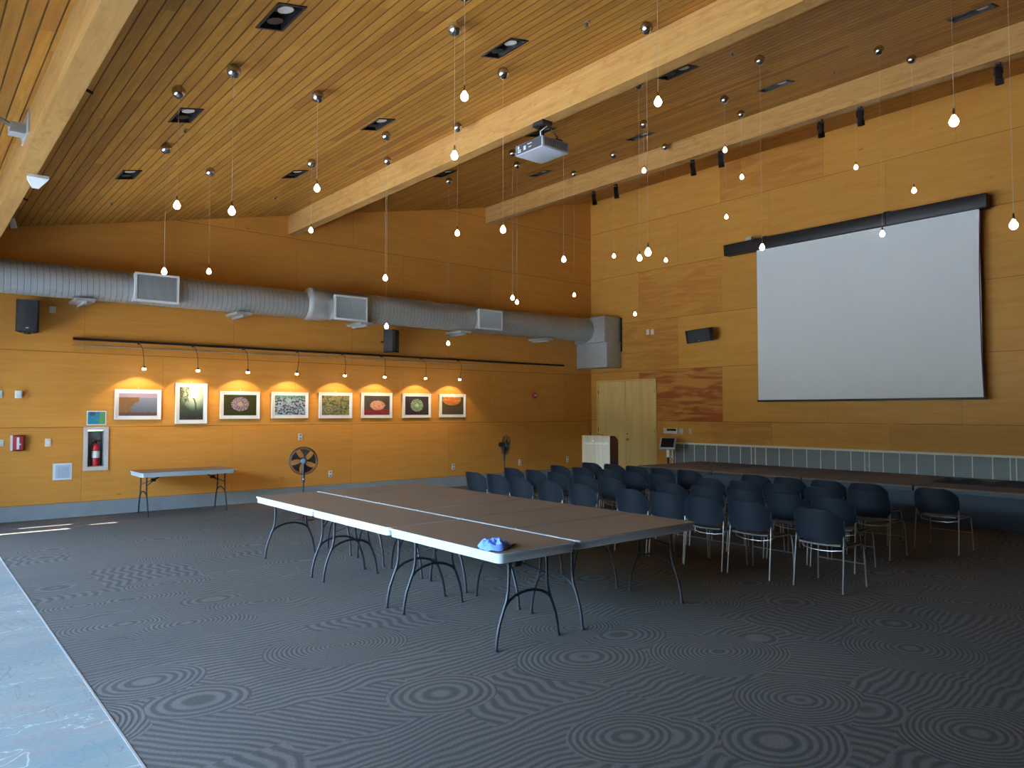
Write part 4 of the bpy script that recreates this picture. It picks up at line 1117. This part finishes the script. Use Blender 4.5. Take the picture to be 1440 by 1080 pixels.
# things on the left beam
t = thing('beam_bracket_box', 'grey metal bracket box with a cable on the left beam', 'bracket', (0.869, 8.35, 4.45))
b = MB(); b.box(-.012, .0, -.28, .22, -.10, .10, SHEET); b.box(-.14, -.0, -.12, .04, -.08, .02, SHEET, bev=.006); b.build('bracket', t)
b = MB(); b.tube([(-.10, -.06, -.02), (-.24, -.16, .01), (-.48, -.30, -.02)], .02, CHROME, 8); b.build('cable', t)
t = thing('beam_sensor', 'white wedge-shaped device under the left beam', 'sensor', (1.05, 9.1, 4.204))
b = MB(); vs = [(-.10, -.13, 0), (.10, -.13, 0), (.07, .13, 0), (-.07, .13, 0), (-.10, -.13, -.03), (.10, -.13, -.03), (.03, .06, -.10), (-.03, .06, -.10)]
b._fin(vs, [(0, 1, 2, 3), (4, 7, 6, 5), (0, 4, 5, 1), (1, 5, 6, 2), (2, 6, 7, 3), (3, 7, 4, 0)], WHT); b.build('housing', t)
b = MB(); b.box(-.05, .05, -.06, .06, -.004, .012, SHEET); b.build('mounting_foot', t)
t = thing('beam_spotlight', 'small white spotlight at the wall end of the left beam', 'spotlight', (1.20, 12.9, cz(1.2)))
b = MB(); b.tube([(0, 0, 0), (0, 0, -.10)], .012, BLKM); b.build('stem', t)
b = MB(); b.tube([(0, 0, -.08), (.03, .02, -.22)], [.035, .045], WHT, 12); b.build('lamp_barrel', t)
for (y, lab) in ((7.3, 'dark track clamp behind the left beam, nearer one'), (11.6, 'dark track clamp behind the left beam, farther one')):
    b = MB(); b.tube([(0, -.15, -.02), (0, .15, -.02)], .012, BLKM); b.tube([(0, 0, 0), (.0, .0, -.06), (.09, 0, -.09)], .014, BLKM, 8)
    tag(b.build('track_clamp', loc=(1.16, y, cz(1.16) + .0)), lab, 'clamp')

# ------------------------------------------------------------------ light
w = bpy.data.worlds.new('world'); sc.world = w; w.use_nodes = True
nt = w.node_tree; bg = nt.nodes['Background']
sky = nt.nodes.new('ShaderNodeTexSky'); sky.sky_type = 'NISHITA'; sky.sun_disc = False; sky.sun_elevation = R(62); sky.sun_rotation = R(270)
sky.altitude = 0; sky.air_density = 1.0; sky.dust_density = 0.6; sky.ozone_density = 2.5
mixn = nt.nodes.new('ShaderNodeMix'); mixn.data_type = 'RGBA'; mixn.inputs[0].default_value = 0.0
nt.links.new(sky.outputs[0], mixn.inputs[6]); mixn.inputs[7].default_value = (2.6, 3.4, 4.2, 1)
nt.links.new(mixn.outputs[2], bg.inputs[0]); bg.inputs[1].default_value = 1.35
L = bpy.data.lights.new('sun', 'SUN'); L.energy = 7.0; L.angle = R(0.5); L.color = (1, .95, .86)
o = bpy.data.objects.new('sun', L); C.objects.link(o)
dirv = Vector((0.50, 0.02, -1.0)).normalized()
o.rotation_euler = dirv.to_track_quat('-Z', 'Y').to_euler()
L = bpy.data.lights.new('window_portal', 'AREA'); L.shape = 'RECTANGLE'; L.size = WY1 - WY0; L.size_y = WH
L.cycles.is_portal = True
o = bpy.data.objects.new('window_portal', L); C.objects.link(o); o.location = (XL - .12, (WY0 + WY1) / 2, WH / 2)
o.rotation_euler = (R(90), 0, R(-90))

# ------------------------------------------------------------------ camera
cam = bpy.data.cameras.new('camera'); co = bpy.data.objects.new('camera', cam); C.objects.link(co); sc.camera = co
cam.sensor_fit = 'HORIZONTAL'; cam.sensor_width = 36; cam.lens = 36 * 1033.5 / 1440; cam.clip_start = .05; cam.clip_end = 200
co.location = (0, 0, 1.742); co.rotation_euler = (R(90 + 2.13), 0, R(-39.785))
sc.view_settings.view_transform = 'Standard'; sc.view_settings.look = 'None'; sc.view_settings.gamma = 1
sc.view_settings.exposure = 3.0
